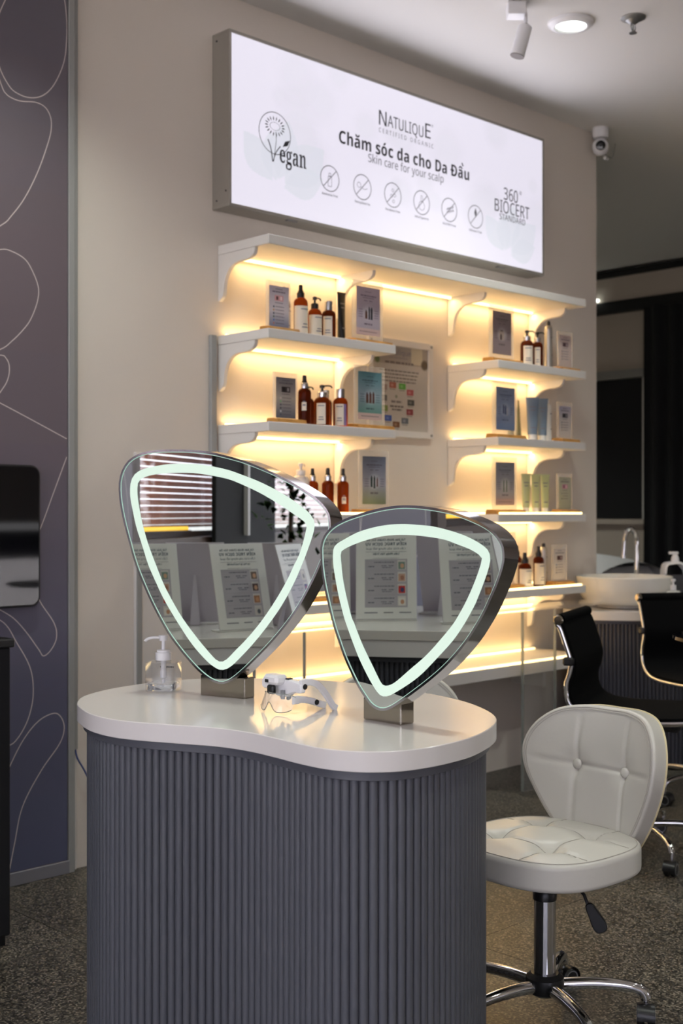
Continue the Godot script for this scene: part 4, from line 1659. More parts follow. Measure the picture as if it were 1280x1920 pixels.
func _leaf_shape(im: Image, root: Vector2, a: float, length: float, col: Color) -> void:
	var d := Vector2(cos(a), sin(a))
	for y in im.get_height():
		for x in im.get_width():
			var p := Vector2(x, y) - root
			var u := p.dot(d) / length
			var s := absf(p.dot(Vector2(-d.y, d.x)))
			if u > 0.15 and u < 1.0 and s < length * 0.26 * sin((u - 0.15) / 0.85 * PI):
				im.set_pixel(x, y, im.get_pixel(x, y).lerp(col, 0.7))


func _ring(mb: MB, c: Vector2, r: float, w: float, n: int, squash := 1.0) -> void:
	var o := PackedVector2Array()
	var i := PackedVector2Array()
	for k in n:
		var a := TAU * k / n
		o.append(c + Vector2(cos(a) * (r + w / 2), sin(a) * (r + w / 2) * squash))
		i.append(c + Vector2(cos(a) * (r - w / 2), sin(a) * (r - w / 2) * squash))
	for k in n:
		var j := (k + 1) % n
		mb.quad(Vector3(i[k].x, i[k].y, 0), Vector3(o[k].x, o[k].y, 0), Vector3(o[j].x, o[j].y, 0), Vector3(i[j].x, i[j].y, 0))


func _stroke(mb: MB, p: PackedVector2Array, w: float) -> void:
	for k in p.size() - 1:
		var d := (p[k + 1] - p[k]).normalized()
		var s := Vector2(-d.y, d.x) * w / 2
		mb.quad(_z(p[k] - s), _z(p[k + 1] - s), _z(p[k + 1] + s), _z(p[k] + s))


func _z(p: Vector2) -> Vector3:
	return Vector3(p.x, p.y, 0)


func _leaf(mb: MB, root: Vector2, a: float, length: float, w: float) -> void:
	var d := Vector2(cos(a), sin(a))
	var s := Vector2(-d.y, d.x) * w / 2
	mb.quad(_z(root), _z(root + d * length * 0.5 - s), _z(root + d * length), _z(root + d * length * 0.5 + s))


func _frame(mb: MB, c: Vector2, s: Vector2) -> void:
	_stroke(mb, PackedVector2Array([c + Vector2(-s.x, -s.y) / 2, c + Vector2(s.x, -s.y) / 2, c + s / 2, c + Vector2(-s.x, s.y) / 2, c + Vector2(-s.x, -s.y) / 2]), 0.002)


func build_shelves() -> void:
	var gl := "white wall shelves, left bay"
	var gr := "white wall shelves, right bay"
	var X0 := 2.966
	var X1 := 3.652
	var X2 := 4.318
	var X3 := 4.995
	shelf(X0, X3, SHELF_Y[0], [X0 + 0.011, 3.61, X2 + 0.012, 4.945], "long white top shelf just below the light box sign", "white wall shelves", [[3.05, 3.60], [3.63, 4.31], [4.36, 4.93]], [])
	for k in range(1, 4):
		shelf(X0, X1, SHELF_Y[k], [X0 + 0.011, 3.6], "white lit bracket shelf, %s between wall duct and poster" % ["", "uppermost short shelf", "middle short shelf", "lowest short shelf"][k], gl, [[3.05, 3.59]], [[2.99, 3.63, 0.02, 0.05], [3.0, 3.63, 0.292, 0.016]] if k == 3 else [[2.99, 3.63, 0.02, 0.06]])
		shelf(X2, X3, SHELF_Y[k], [X2 + 0.011, 4.93], "white lit bracket shelf, %s between poster and sink" % ["", "uppermost short shelf", "middle short shelf", "lowest short shelf"][k], gr, [[4.37, 4.92]], [[4.34, 4.97, 0.02, 0.05], [4.34, 4.97, 0.292, 0.016]] if k == 3 else [[4.34, 4.97, 0.02, 0.06]])
	shelf(X0, X3, SHELF_Y[4], [X0 + 0.011, 3.6, X2 + 0.011, 4.93], "long white shelf with glowing front edge just above the clear table", "white wall shelves", [[3.05, 3.59], [3.64, 4.30], [4.37, 4.92]], [[2.99, 4.97, 0.02, 0.05], [2.99, 4.97, 0.292, 0.016]])
	# low bench shelf
	var b := thing("bench_shelf", "thick white low bench shelf with two glowing strips at the bottom of the wall", "shelf", Vector3(0, 0.566, 0))
	part("board", span_box(Vector3(2.966, -0.052, 0.002), Vector3(4.995, 0, 0.345), 0.002), M.white_shelf, b)
	led("light_strip", b, 2.99, 4.96, 0.004, 0.02, false, 0.035)
	led("light_strip", b, 2.99, 4.98, 0.004, 0.335, false, 0.012)
	for x in [3.2, 4.0, 4.8]:
		part("bracket", boxm(Vector3(0.02, 0.1, 0.2), 0.003), M.white_shelf, b, Vector3(x, -0.102, 0.102))

	# prints for the clear sign holders
	var pale := c8(206, 196, 206)
	var dark := c8(70, 60, 74)
	var br := c8(92, 54, 40)
	var bk := c8(44, 44, 52)
	var lists := [
		list_print([[0.0, c8(176, 166, 176)], [0.6, c8(206, 196, 200)], [1.0, c8(120, 126, 150)]], c8(206, 150, 152), [c8(60, 70, 90), c8(190, 140, 90), c8(60, 60, 80), c8(70, 90, 70), c8(70, 100, 170), c8(170, 110, 100)], dark, 1),
		list_print([[0.0, c8(112, 108, 112)], [0.5, c8(172, 162, 152)], [1.0, c8(90, 92, 104)]], c8(60, 50, 50), [c8(200, 180, 180), c8(110, 170, 110), c8(60, 60, 80), c8(40, 40, 50), c8(190, 190, 200), c8(60, 70, 90)], dark, 60),
		list_print([[0.0, c8(196, 176, 170)], [1.0, c8(206, 190, 182)]], c8(110, 80, 84), [c8(90, 70, 70), c8(150, 120, 90), c8(90, 80, 80), c8(110, 100, 90)], dark, 120),
		list_print([[0.0, c8(176, 172, 190)], [0.4, c8(214, 206, 200)], [1.0, c8(206, 196, 186)]], c8(50, 46, 54), [c8(90, 100, 90), c8(120, 120, 90), c8(90, 80, 90), c8(150, 130, 100)], dark, 180),
		list_print([[0.0, c8(176, 180, 164)], [1.0, c8(156, 160, 146)]], c8(190, 130, 160), [c8(120, 120, 130), c8(170, 160, 120), c8(90, 100, 90)], dark, 240),
		list_print([[0.0, c8(214, 206, 200)], [1.0, c8(206, 198, 190)]], c8(90, 50, 48), [c8(60, 90, 150), c8(90, 80, 80), c8(150, 130, 90), c8(80, 80, 100)], dark, 300),
	]
	var prints := [
		product_print([[0.0, c8(178, 162, 172)], [1.0, c8(168, 160, 172)]], [[55, 122, 14, 36, br], [76, 104, 10, 56, bk], [90, 106, 12, 54, bk]], dark, 500, c8(196, 172, 170)),
		product_print([[0.0, c8(86, 132, 140)], [0.5, c8(150, 168, 178)], [1.0, c8(84, 138, 120)]], [[50, 112, 15, 44, br], [70, 108, 15, 48, br], [90, 106, 13, 50, br]], c8(40, 60, 66), 560, c8(196, 172, 166)),
		product_print([[0.0, c8(104, 112, 130)], [0.6, c8(160, 162, 176)], [1.0, c8(120, 130, 100)]], [[52, 106, 12, 48, c8(40, 60, 56)], [70, 106, 12, 54, c8(36, 54, 52)], [90, 112, 8, 40, br]], dark, 620),
		product_print([[0.0, c8(132, 118, 120)], [1.0, c8(138, 122, 124)]], [[52, 110, 40, 50, c8(168, 150, 140)], [60, 132, 14, 26, c8(66, 50, 50)]], c8(70, 58, 60), 680),
		product_print([[0.0, c8(120, 132, 156)], [0.6, c8(150, 164, 190)], [1.0, c8(104, 122, 156)]], [[54, 104, 12, 44, c8(60, 76, 110)], [70, 108, 12, 44, c8(60, 76, 110)], [88, 114, 5, 44, c8(190, 186, 180)]], c8(60, 66, 90), 740),
		product_print([[0.0, c8(116, 124, 140)], [0.7, c8(158, 156, 166)], [1.0, c8(150, 130, 130)]], [[60, 106, 9, 60, c8(70, 96, 70)], [82, 106, 9, 60, c8(70, 96, 70)]], c8(70, 70, 82), 800, c8(170, 142, 140)),
	]
	var amber: Material = M.amber
	var deep: Material = M.amber_deep
	var blk: Material = M.black_plastic
	var sil: Material = M.silver
	var cream: Material = M.label_cream
	var g1 := "products on the upper shelf of the left bay"
	var y: float = SHELF_Y[1]
	sign_holder("small clear sign holder with pink header list, first item on its shelf", g1, Vector3(3.09, y, 0.215), false, lists[0])
	bottle("amber spray bottle half hidden behind the small sign with the pink header", g1, Vector3(3.195, y, 0.13), 0.026, 0.152, "spray", amber, blk, cream, 3.4)
	bottle("tall amber spray bottle with big cream label beside the sign with the pink header", g1, Vector3(3.215, y, 0.205), 0.027, 0.152, "spray", amber, blk, cream, 3.6)
	bottle("short amber pump bottle with cream label and black pump, left of the silver-capped bottle", g1, Vector3(3.29, y, 0.205), 0.027, 0.117, "pump", amber, blk, cream, 3.4)
	bottle("amber bottle with silver cap beside the black tube on the upper shelf", g1, Vector3(3.365, y, 0.205), 0.0285, 0.120, "flip", deep, sil, cream, 1.3, -0.9)
	squeeze_tube("black squeeze tube standing on its cap behind the tall pink product sign", g1, Vector3(3.47, y, 0.17), 0.046, 0.21, M.tube_black, M.tube_black)
	sign_holder("large clear sign holder with mauve print of three dark products, end of the upper shelf", g1, Vector3(3.58, y, 0.21), true, prints[0])
	var g2 := "products on the middle shelf of the left bay"
	y = SHELF_Y[2]
	sign_holder("small clear sign holder with grey list and two face photos on the middle shelf", g2, Vector3(3.125, y, 0.215), false, lists[1])
	bottle("tall dark amber spray bottle with silver collar, first bottle on the middle shelf", g2, Vector3(3.235, y, 0.205), 0.026, 0.147, "spray", deep, sil, M.label_cream, 0.7, -0.8, Vector2(0.4, 0.62))
	bottle("amber pump bottle mostly hidden behind the tall dark spray on the middle shelf", g2, Vector3(3.325, y, 0.125), 0.026, 0.12, "pump", deep, sil, null)
	bottle("amber pump bottle with black pump and cream side label, middle of the middle shelf", g2, Vector3(3.325, y, 0.21), 0.0335, 0.118, "pump", amber, sil, cream, 1.1, -0.9)
	bottle("silver-capped amber bottle peeping out behind two others on the middle shelf", g2, Vector3(3.425, y, 0.125), 0.026, 0.122, "flip", deep, sil, null)
	var vb := bottle("silver-capped amber bottle with cream and violet side label on the middle shelf", g2, Vector3(3.425, y, 0.21), 0.030, 0.122, "flip", amber, sil, cream, 1.2, -0.9)
	part("violet_stripe", label_shell(0.0309, 0.01, 0.095, -0.97, -0.55), M.label_violet, vb)
	sign_holder("large clear sign holder with teal print of three bottles on the middle shelf", g2, Vector3(3.59, y, 0.21), true, prints[1])
	var g3 := "products on the lower shelf of the left bay"
	y = SHELF_Y[3]
	var wp := bottle("white pump bottle with grey foot above the rim of the bigger mirror", g3, Vector3(3.275, y, 0.14), 0.034, 0.155, "pump", M.white_plastic, M.white_plastic, null, 2.6, 0.4, Vector2(0.08, 0.78), M.white_plastic)
	part("grey_foot", cylm([Vector2(0.0344, 0.002), Vector2(0.0346, 0.004), Vector2(0.0346, 0.1), Vector2(0.0342, 0.102)], 24), M.grey_plastic, wp)
	for q in [[3.338, 0.14, "amber spray bottle with silver collar next to the white pump bottle"], [3.352, 0.215, "amber spray bottle with silver collar, front one of the close pair on the lower shelf"], [3.425, 0.135, "amber spray bottle with silver collar, rear one of the close pair on the lower shelf"], [3.44, 0.21, "amber spray bottle with small pale label beside the blue framed sign"]]:
		bottle(q[2], g3, Vector3(q[0], y, q[1]), 0.0235, 0.134, "spray", amber, sil, cream if q[0] == 3.44 else null, 0.7, -0.6, Vector2(0.32, 0.52))
	sign_holder("large clear sign holder with blue grey print of dark tubes above the smaller mirror", g3, Vector3(3.615, y, 0.21), true, prints[2])
	y = SHELF_Y[4]
	var g4 := "products on the long shelf above the clear table"
	sign_holder("clear sign holder with blue grey print seen between the two mirrors", g4, Vector3(3.33, y, 0.21), true, prints[4])
	# bay nearer the sink
	var h1 := "products on the upper shelf of the right bay"
	y = SHELF_Y[1]
	sign_holder("large clear sign holder with brown print of a jar", h1, Vector3(4.455, y, 0.21), true, prints[3])
	bottle("dark amber pump bottle with cream label beside the brown jar print", h1, Vector3(4.648, y, 0.21), 0.031, 0.125, "pump", deep, sil, cream, 1.5, -0.7)
	bottle("dark amber pump bottle, smaller one of two beside the tall silver can", h1, Vector3(4.736, y, 0.205), 0.0265, 0.127, "pump", deep, sil, cream, 1.0, -0.9)
	spray_can("tall silver spray can with dark cap beside two dark amber pump bottles", h1, Vector3(4.83, y, 0.2), 0.019, 0.237, M.can_silver, M.dark_grey)
	sign_holder("small clear sign holder with pinkish list beside the tall silver can", h1, Vector3(4.948, y, 0.21), false, lists[2])
	var h2 := "products on the middle shelf of the right bay"
	y = SHELF_Y[2]
	sign_holder("large clear sign holder with blue print of slim tubes beside the slate blue tubes", h2, Vector3(4.48, y, 0.21), true, prints[4])
	squeeze_tube("olive grey squeeze tube behind the blue sign, nearer the sign of the pair", h2, Vector3(4.655, y, 0.11), 0.045, 0.2, M.tube_olive, M.tube_cap, 0.5)
	squeeze_tube("olive grey squeeze tube behind the blue sign, nearer the blue tubes of the pair", h2, Vector3(4.712, y, 0.11), 0.045, 0.2, M.tube_olive, M.tube_cap, 0.5)
	squeeze_tube("slate blue squeeze tube with white cap, wider front one of two", h2, Vector3(4.684, y, 0.215), 0.062, 0.206, M.tube_blue, M.tube_cap, -0.7)
	squeeze_tube("slate blue squeeze tube with white cap beside the slim white bottle", h2, Vector3(4.766, y, 0.21), 0.058, 0.206, M.tube_blue, M.tube_cap, -0.7)
	spray_can("slim white bottle with clear white cap on the middle shelf near the sink", h2, Vector3(4.834, y, 0.19), 0.021, 0.205, M.tube_cap, M.white_plastic)
	sign_holder("small clear sign holder with lilac header beside the slim white bottle", h2, Vector3(4.945, y, 0.21), false, lists[3])
	var h3 := "products on the lower shelf of the right bay"
	y = SHELF_Y[3]
	sign_holder("large clear sign holder with grey blue print beside three pale olive tubes", h3, Vector3(4.478, y, 0.21), true, prints[5])
	for q in [[4.647, "pale olive squeeze tube next to the large grey blue sign"], [4.722, "pale olive squeeze tube, middle one of three on the lower shelf near the sink"], [4.796, "pale olive squeeze tube next to the small green sign"]]:
		squeeze_tube(q[1], h3, Vector3(q[0], y, 0.205), 0.046, 0.19, M.tube_lime, M.tube_cap, -0.6)
	sign_holder("small clear sign holder with greenish list beside three pale olive tubes", h3, Vector3(4.945, y, 0.21), false, lists[4])
	y = SHELF_Y[4]
	sign_holder("clear sign holder half hidden behind the rim of the smaller mirror", g4, Vector3(4.47, y, 0.21), true, prints[3])
	bottle("amber spray bottle with cream label at the rear of the long shelf near the sink", g4, Vector3(4.70, y, 0.11), 0.024, 0.144, "spray", deep, blk, cream, 3.2)
	bottle("wide amber spray bottle with cream label, front one on the long shelf near the sink", g4, Vector3(4.612, y, 0.225), 0.031, 0.115, "spray", deep, blk, cream, 3.6)
	bottle("slim amber spray bottle with cream label beside the grey can on the long shelf", g4, Vector3(4.738, y, 0.21), 0.0255, 0.143, "spray", deep, blk, cream, 3.4)
	spray_can("grey silver spray can behind the slim amber spray bottle on the long shelf", g4, Vector3(4.83, y, 0.17), 0.02, 0.205, M.can_silver, M.dark_grey)
	sign_holder("small clear sign holder with dark red photo on the shelf end near the basin", g4, Vector3(4.895, y, 0.215), false, lists[5])
	build_poster()
	# clear table in front of the shelves
	var t := thing("clear_table", "long clear acrylic console table in front of the lowest shelves", "table")
	var top := PackedVector2Array([Vector2(2.92, 0.236), Vector2(5.04, 0.236)])
	top.append_array(line2([[5.09, 0.245], [5.12, 0.272], [5.115, 0.305], [5.08, 0.345], [5.0, 0.38], [4.85, 0.395]], 4))
	top.append(Vector2(2.92, 0.395))
	part("tabletop", slab(top, 0.806, 0.82, 0.001), M.acrylic_table, t)
	for x in [[2.83, 3.075], [4.39, 4.635]]:
		part("leg", span_box(Vector3(x[0], 0.002, 0.374), Vector3(x[1], 0.806, 0.386), 0.001), M.acrylic_table, t)
		part("edge", span_box(Vector3(x[1] - 0.003, 0.004, 0.3735), Vector3(x[1] + 0.0005, 0.805, 0.3865)), M.glass_edge_grey, t)
		part("edge", span_box(Vector3(x[0] - 0.0005, 0.004, 0.3735), Vector3(x[0] + 0.003, 0.805, 0.3865)), M.glass_edge_grey, t)
		part("foot", boxm(Vector3(0.03, 0.03, 0.012), 0.002), M.acrylic_table, t, Vector3(x[0] + 0.018, 0.018, 0.366))


func build_poster() -> void:
	var t := thing("framed_poster", "framed product poster with ring of small photos between the two shelf bays", "poster", Vector3(3.996, 1.798, 0.0))
	var w := 0.42
	var h := 0.43
	var mb := MB.new()
	var o := PackedVector2Array([Vector2(-w / 2, -h / 2), Vector2(w / 2, -h / 2), Vector2(w / 2, h / 2), Vector2(-w / 2, h / 2)])
	mb.band(o, MB.inset(o, 0.028), 0.002, 0.016)
	part("frame", mb.done(), M.white_laminate, t)
	var im := Image.create(300, 320, false, Image.FORMAT_RGB8)
	im.fill(c8(188, 180, 170))
	im.fill_rect(Rect2i(0, 0, 300, 70), c8(170, 158, 146))
	im.fill_rect(Rect2i(208, 4, 60, 60), c8(206, 194, 168))
	_blob(im, Vector2(280, 62), 24, c8(70, 60, 48), 0.9)
	_blob(im, Vector2(30, 58), 16, c8(90, 110, 60), 0.9)
	var ink := c8(86, 76, 72)
	bars(im, 70, 60, 150, 8, ink, 901)
	for k in 4:
		bars(im, 40 + 4 * k, 92 + 13 * k, 210 - 10 * k, 6, ink, 910 + k)
	var tones := [c8(150, 130, 120), c8(160, 90, 70), c8(90, 160, 60), c8(170, 80, 80), c8(70, 70, 66), c8(130, 52, 56), c8(90, 96, 104), c8(110, 70, 40), c8(60, 90, 170), c8(120, 140, 70), c8(96, 92, 84)]
	var spots := [[45, 148], [92, 138], [142, 140], [184, 160], [188, 198], [182, 234], [156, 268], [110, 284], [68, 262], [48, 226], [44, 188]]
	for k in 11:
		im.fill_rect(Rect2i(spots[k][0], spots[k][1], 36, 22), tones[k])
		im.fill_rect(Rect2i(spots[k][0] + 8, spots[k][1] + 6, 14, 10), (tones[k] as Color).lightened(0.25))
		bars(im, spots[k][0] + 2, spots[k][1] + 25, 30, 3, ink, 930 + k)
	_blob(im, Vector2(128, 190), 8, c8(110, 120, 90), 0.7)
	bars(im, 102, 206, 56, 8, ink, 960)
	bars(im, 96, 224, 70, 7, c8(60, 50, 48), 961)
	bars(im, 106, 236, 52, 7, c8(60, 50, 48), 962)
	var pm := picture(im, 0.35)
	pm.clearcoat_enabled = true
	pm.clearcoat = 0.8
	pm.clearcoat_roughness = 0.05
	part("print", sheet(w - 0.05, h - 0.05), pm, t, Vector3(0, 0, 0.006))
	lettering("lettering", "Natulique", Vector3(-0.10, 0.148, 0.0066), 0.17, 0.024, M.ink_soft, t, "sans", 8)
	lettering("lettering", "CERTIFIED ORGANIC", Vector3(-0.075, 0.132, 0.0066), 0.125, 0.007, M.ink_soft, t, "sans", 10)
	for q in [[-1, -1], [1, -1], [1, 1], [-1, 1]]:
		var s := part("standoff", cylm([Vector2(0, 0), Vector2(0.006, 0), Vector2(0.006, 0.004), Vector2(0, 0.005)], 14), M.alu, t, Vector3(q[0] * (w / 2 - 0.014), q[1] * (h / 2 - 0.014), 0.016))
		s.rotation.x = PI / 2


func build_sink() -> void:
	var c := ribbed_counter("sink_counter", "white topped sink counter with dark ribbed front beside the end of the wall", [[5.09, 0.1], [5.03, 0.26], [5.14, 0.46], [5.36, 0.69], [5.66, 0.88], [6.08, 0.92], [6.36, 0.66], [6.34, 0.26], [6.08, 0.04], [5.62, 0.04], [5.3, 0.04]], 0.768, 0.045, false, M.slate_body)
	# basin
	var t := thing("wash_basin", "round white porcelain basin standing on the sink counter", "basin", Vector3(5.355, 0.768, 0.285))
	var pr := [Vector2(0, 0), Vector2(0.12, 0.0), Vector2(0.135, 0.004)]
	for k in 9:
		var a := PI / 2 * k / 8.0
		pr.append(Vector2(0.135 + 0.1 * sin(a), 0.012 + 0.115 * (1.0 - cos(a))))
	pr.append_array([Vector2(0.239, 0.148), Vector2(0.2395, 0.156), Vector2(0.236, 0.159), Vector2(0.2325, 0.156)])
	for k in 9:
		var a := PI / 2 * (8 - k) / 8.0
		pr.append(Vector2(0.128 + 0.1 * sin(a), 0.024 + 0.11 * (1.0 - cos(a))))
	pr.append_array([Vector2(0.06, 0.018), Vector2(0, 0.016)])
	part("bowl", cylm(pr, 56, 50), M.porcelain, t)
	part("drain", cylm([Vector2(0, 0.016), Vector2(0.03, 0.016), Vector2(0.028, 0.021), Vector2(0, 0.022)], 24), M.chrome, t)
	part("overflow", cylm([Vector2(0.005, 0), Vector2(0.011, 0.0), Vector2(0.011, 0.003), Vector2(0.005, 0.003)], 16), M.chrome, t, Vector3(0.2, 0.1, -0.08), Vector3(0, 0, 1.2))
	# tap
	var f := thing("faucet", "tall chrome gooseneck faucet rising behind the basin", "faucet", Vector3(5.62, 0.768, 0.19))
	var pts := [Vector3(0, 0.02, 0), Vector3(0, 0.18, 0), Vector3(0, 0.305, 0)]
	for k in 9:
		var a := PI * k / 8.0
		pts.append(Vector3(-0.058 + 0.058 * cos(a), 0.325 + 0.058 * sin(a) * 1.15, 0.0))
	pts.append_array([Vector3(-0.12, 0.285, 0), Vector3(-0.125, 0.25, 0)])
	part("spout", tubem(pts, 0.0135, 14), M.chrome, f)
	part("base", cylm([Vector2(0, 0), Vector2(0.026, 0), Vector2(0.026, 0.02), Vector2(0.018, 0.03), Vector2(0, 0.03)], 24), M.chrome, f)
	part("aerator", cylm([Vector2(0, 0), Vector2(0.0145, 0), Vector2(0.0145, 0.014), Vector2(0, 0.014)], 16), M.silver, f, Vector3(-0.1255, 0.241, 0))
	part("handle", tubem([Vector3(0, 0.12, 0), Vector3(0.0, 0.125, 0.03), Vector3(0.005, 0.14, 0.07)], 0.006, 10), M.chrome, f)
	# things beside the basin
	for k in 2:
		var j := thing("pump_jug", ["white pump jug with dark label, the one nearer the basin", "white pump jug with dark label, the one farther from the basin"][k], "jug", [Vector3(5.665, 0.768, 0.39), Vector3(5.795, 0.768, 0.48)][k], -0.75, "white pump jugs on the sink counter")
		var jm := MB.new()
		jm.prism(loop2([[-0.06, 0.0], [0.06, 0.0], [0.068, 0.02], [0.068, 0.16], [0.05, 0.2], [0.022, 0.225], [-0.022, 0.225], [-0.056, 0.215], [-0.068, 0.17], [-0.068, 0.02]], 4), -0.045, 0.045, 0.012)
		part("body", jm.done(55), M.white_plastic, j)
		part("cap", cylm([Vector2(0, 0.222), Vector2(0.021, 0.222), Vector2(0.02, 0.243), Vector2(0.012, 0.262), Vector2(0, 0.262)], 18), M.white_plastic, j)
		part("pump_head", boxm(Vector3(0.05, 0.014, 0.02), 0.004), M.white_plastic, j, Vector3(-0.008, 0.27, 0))
		part("label", span_box(Vector3(-0.064, 0.03, 0.0452), Vector3(0.064, 0.16, 0.0462)), M.dark_grey, j)
	var gb := thing("gel_bottle", "clear pump bottle with round green mark in front of the white jugs", "bottle", Vector3(5.346, 0.768, 0.568), -0.6)
	part("body", boxm(Vector3(0.075, 0.1, 0.055), 0.012), M.lens, gb, Vector3(0, 0.05, 0))
	part("gel", boxm(Vector3(0.068, 0.09, 0.048), 0.01), M.tube_cap, gb, Vector3(0, 0.05, 0))
	part("collar", cylm([Vector2(0, 0.1), Vector2(0.015, 0.1), Vector2(0.014, 0.125), Vector2(0, 0.125)], 16), M.white_plastic, gb)
	part("pump_head", cylm([Vector2(0, 0.125), Vector2(0.005, 0.125), Vector2(0.005, 0.142), Vector2(0.012, 0.144), Vector2(0.01, 0.155), Vector2(0, 0.156)], 14), M.white_plastic, gb)
	var gm := part("green_mark", cylm([Vector2(0, 0), Vector2(0.011, 0), Vector2(0.011, 0.001), Vector2(0, 0.001)], 20), M.gel_green, gb, Vector3(0.0, 0.052, 0.0282))
	gm.rotation.x = PI / 2
	bottle("small amber bottle at the right edge behind the clear pump bottle", "", Vector3(5.425, 0.768, 0.60), 0.024, 0.085, "flip", M.amber, M.black_plastic, null)


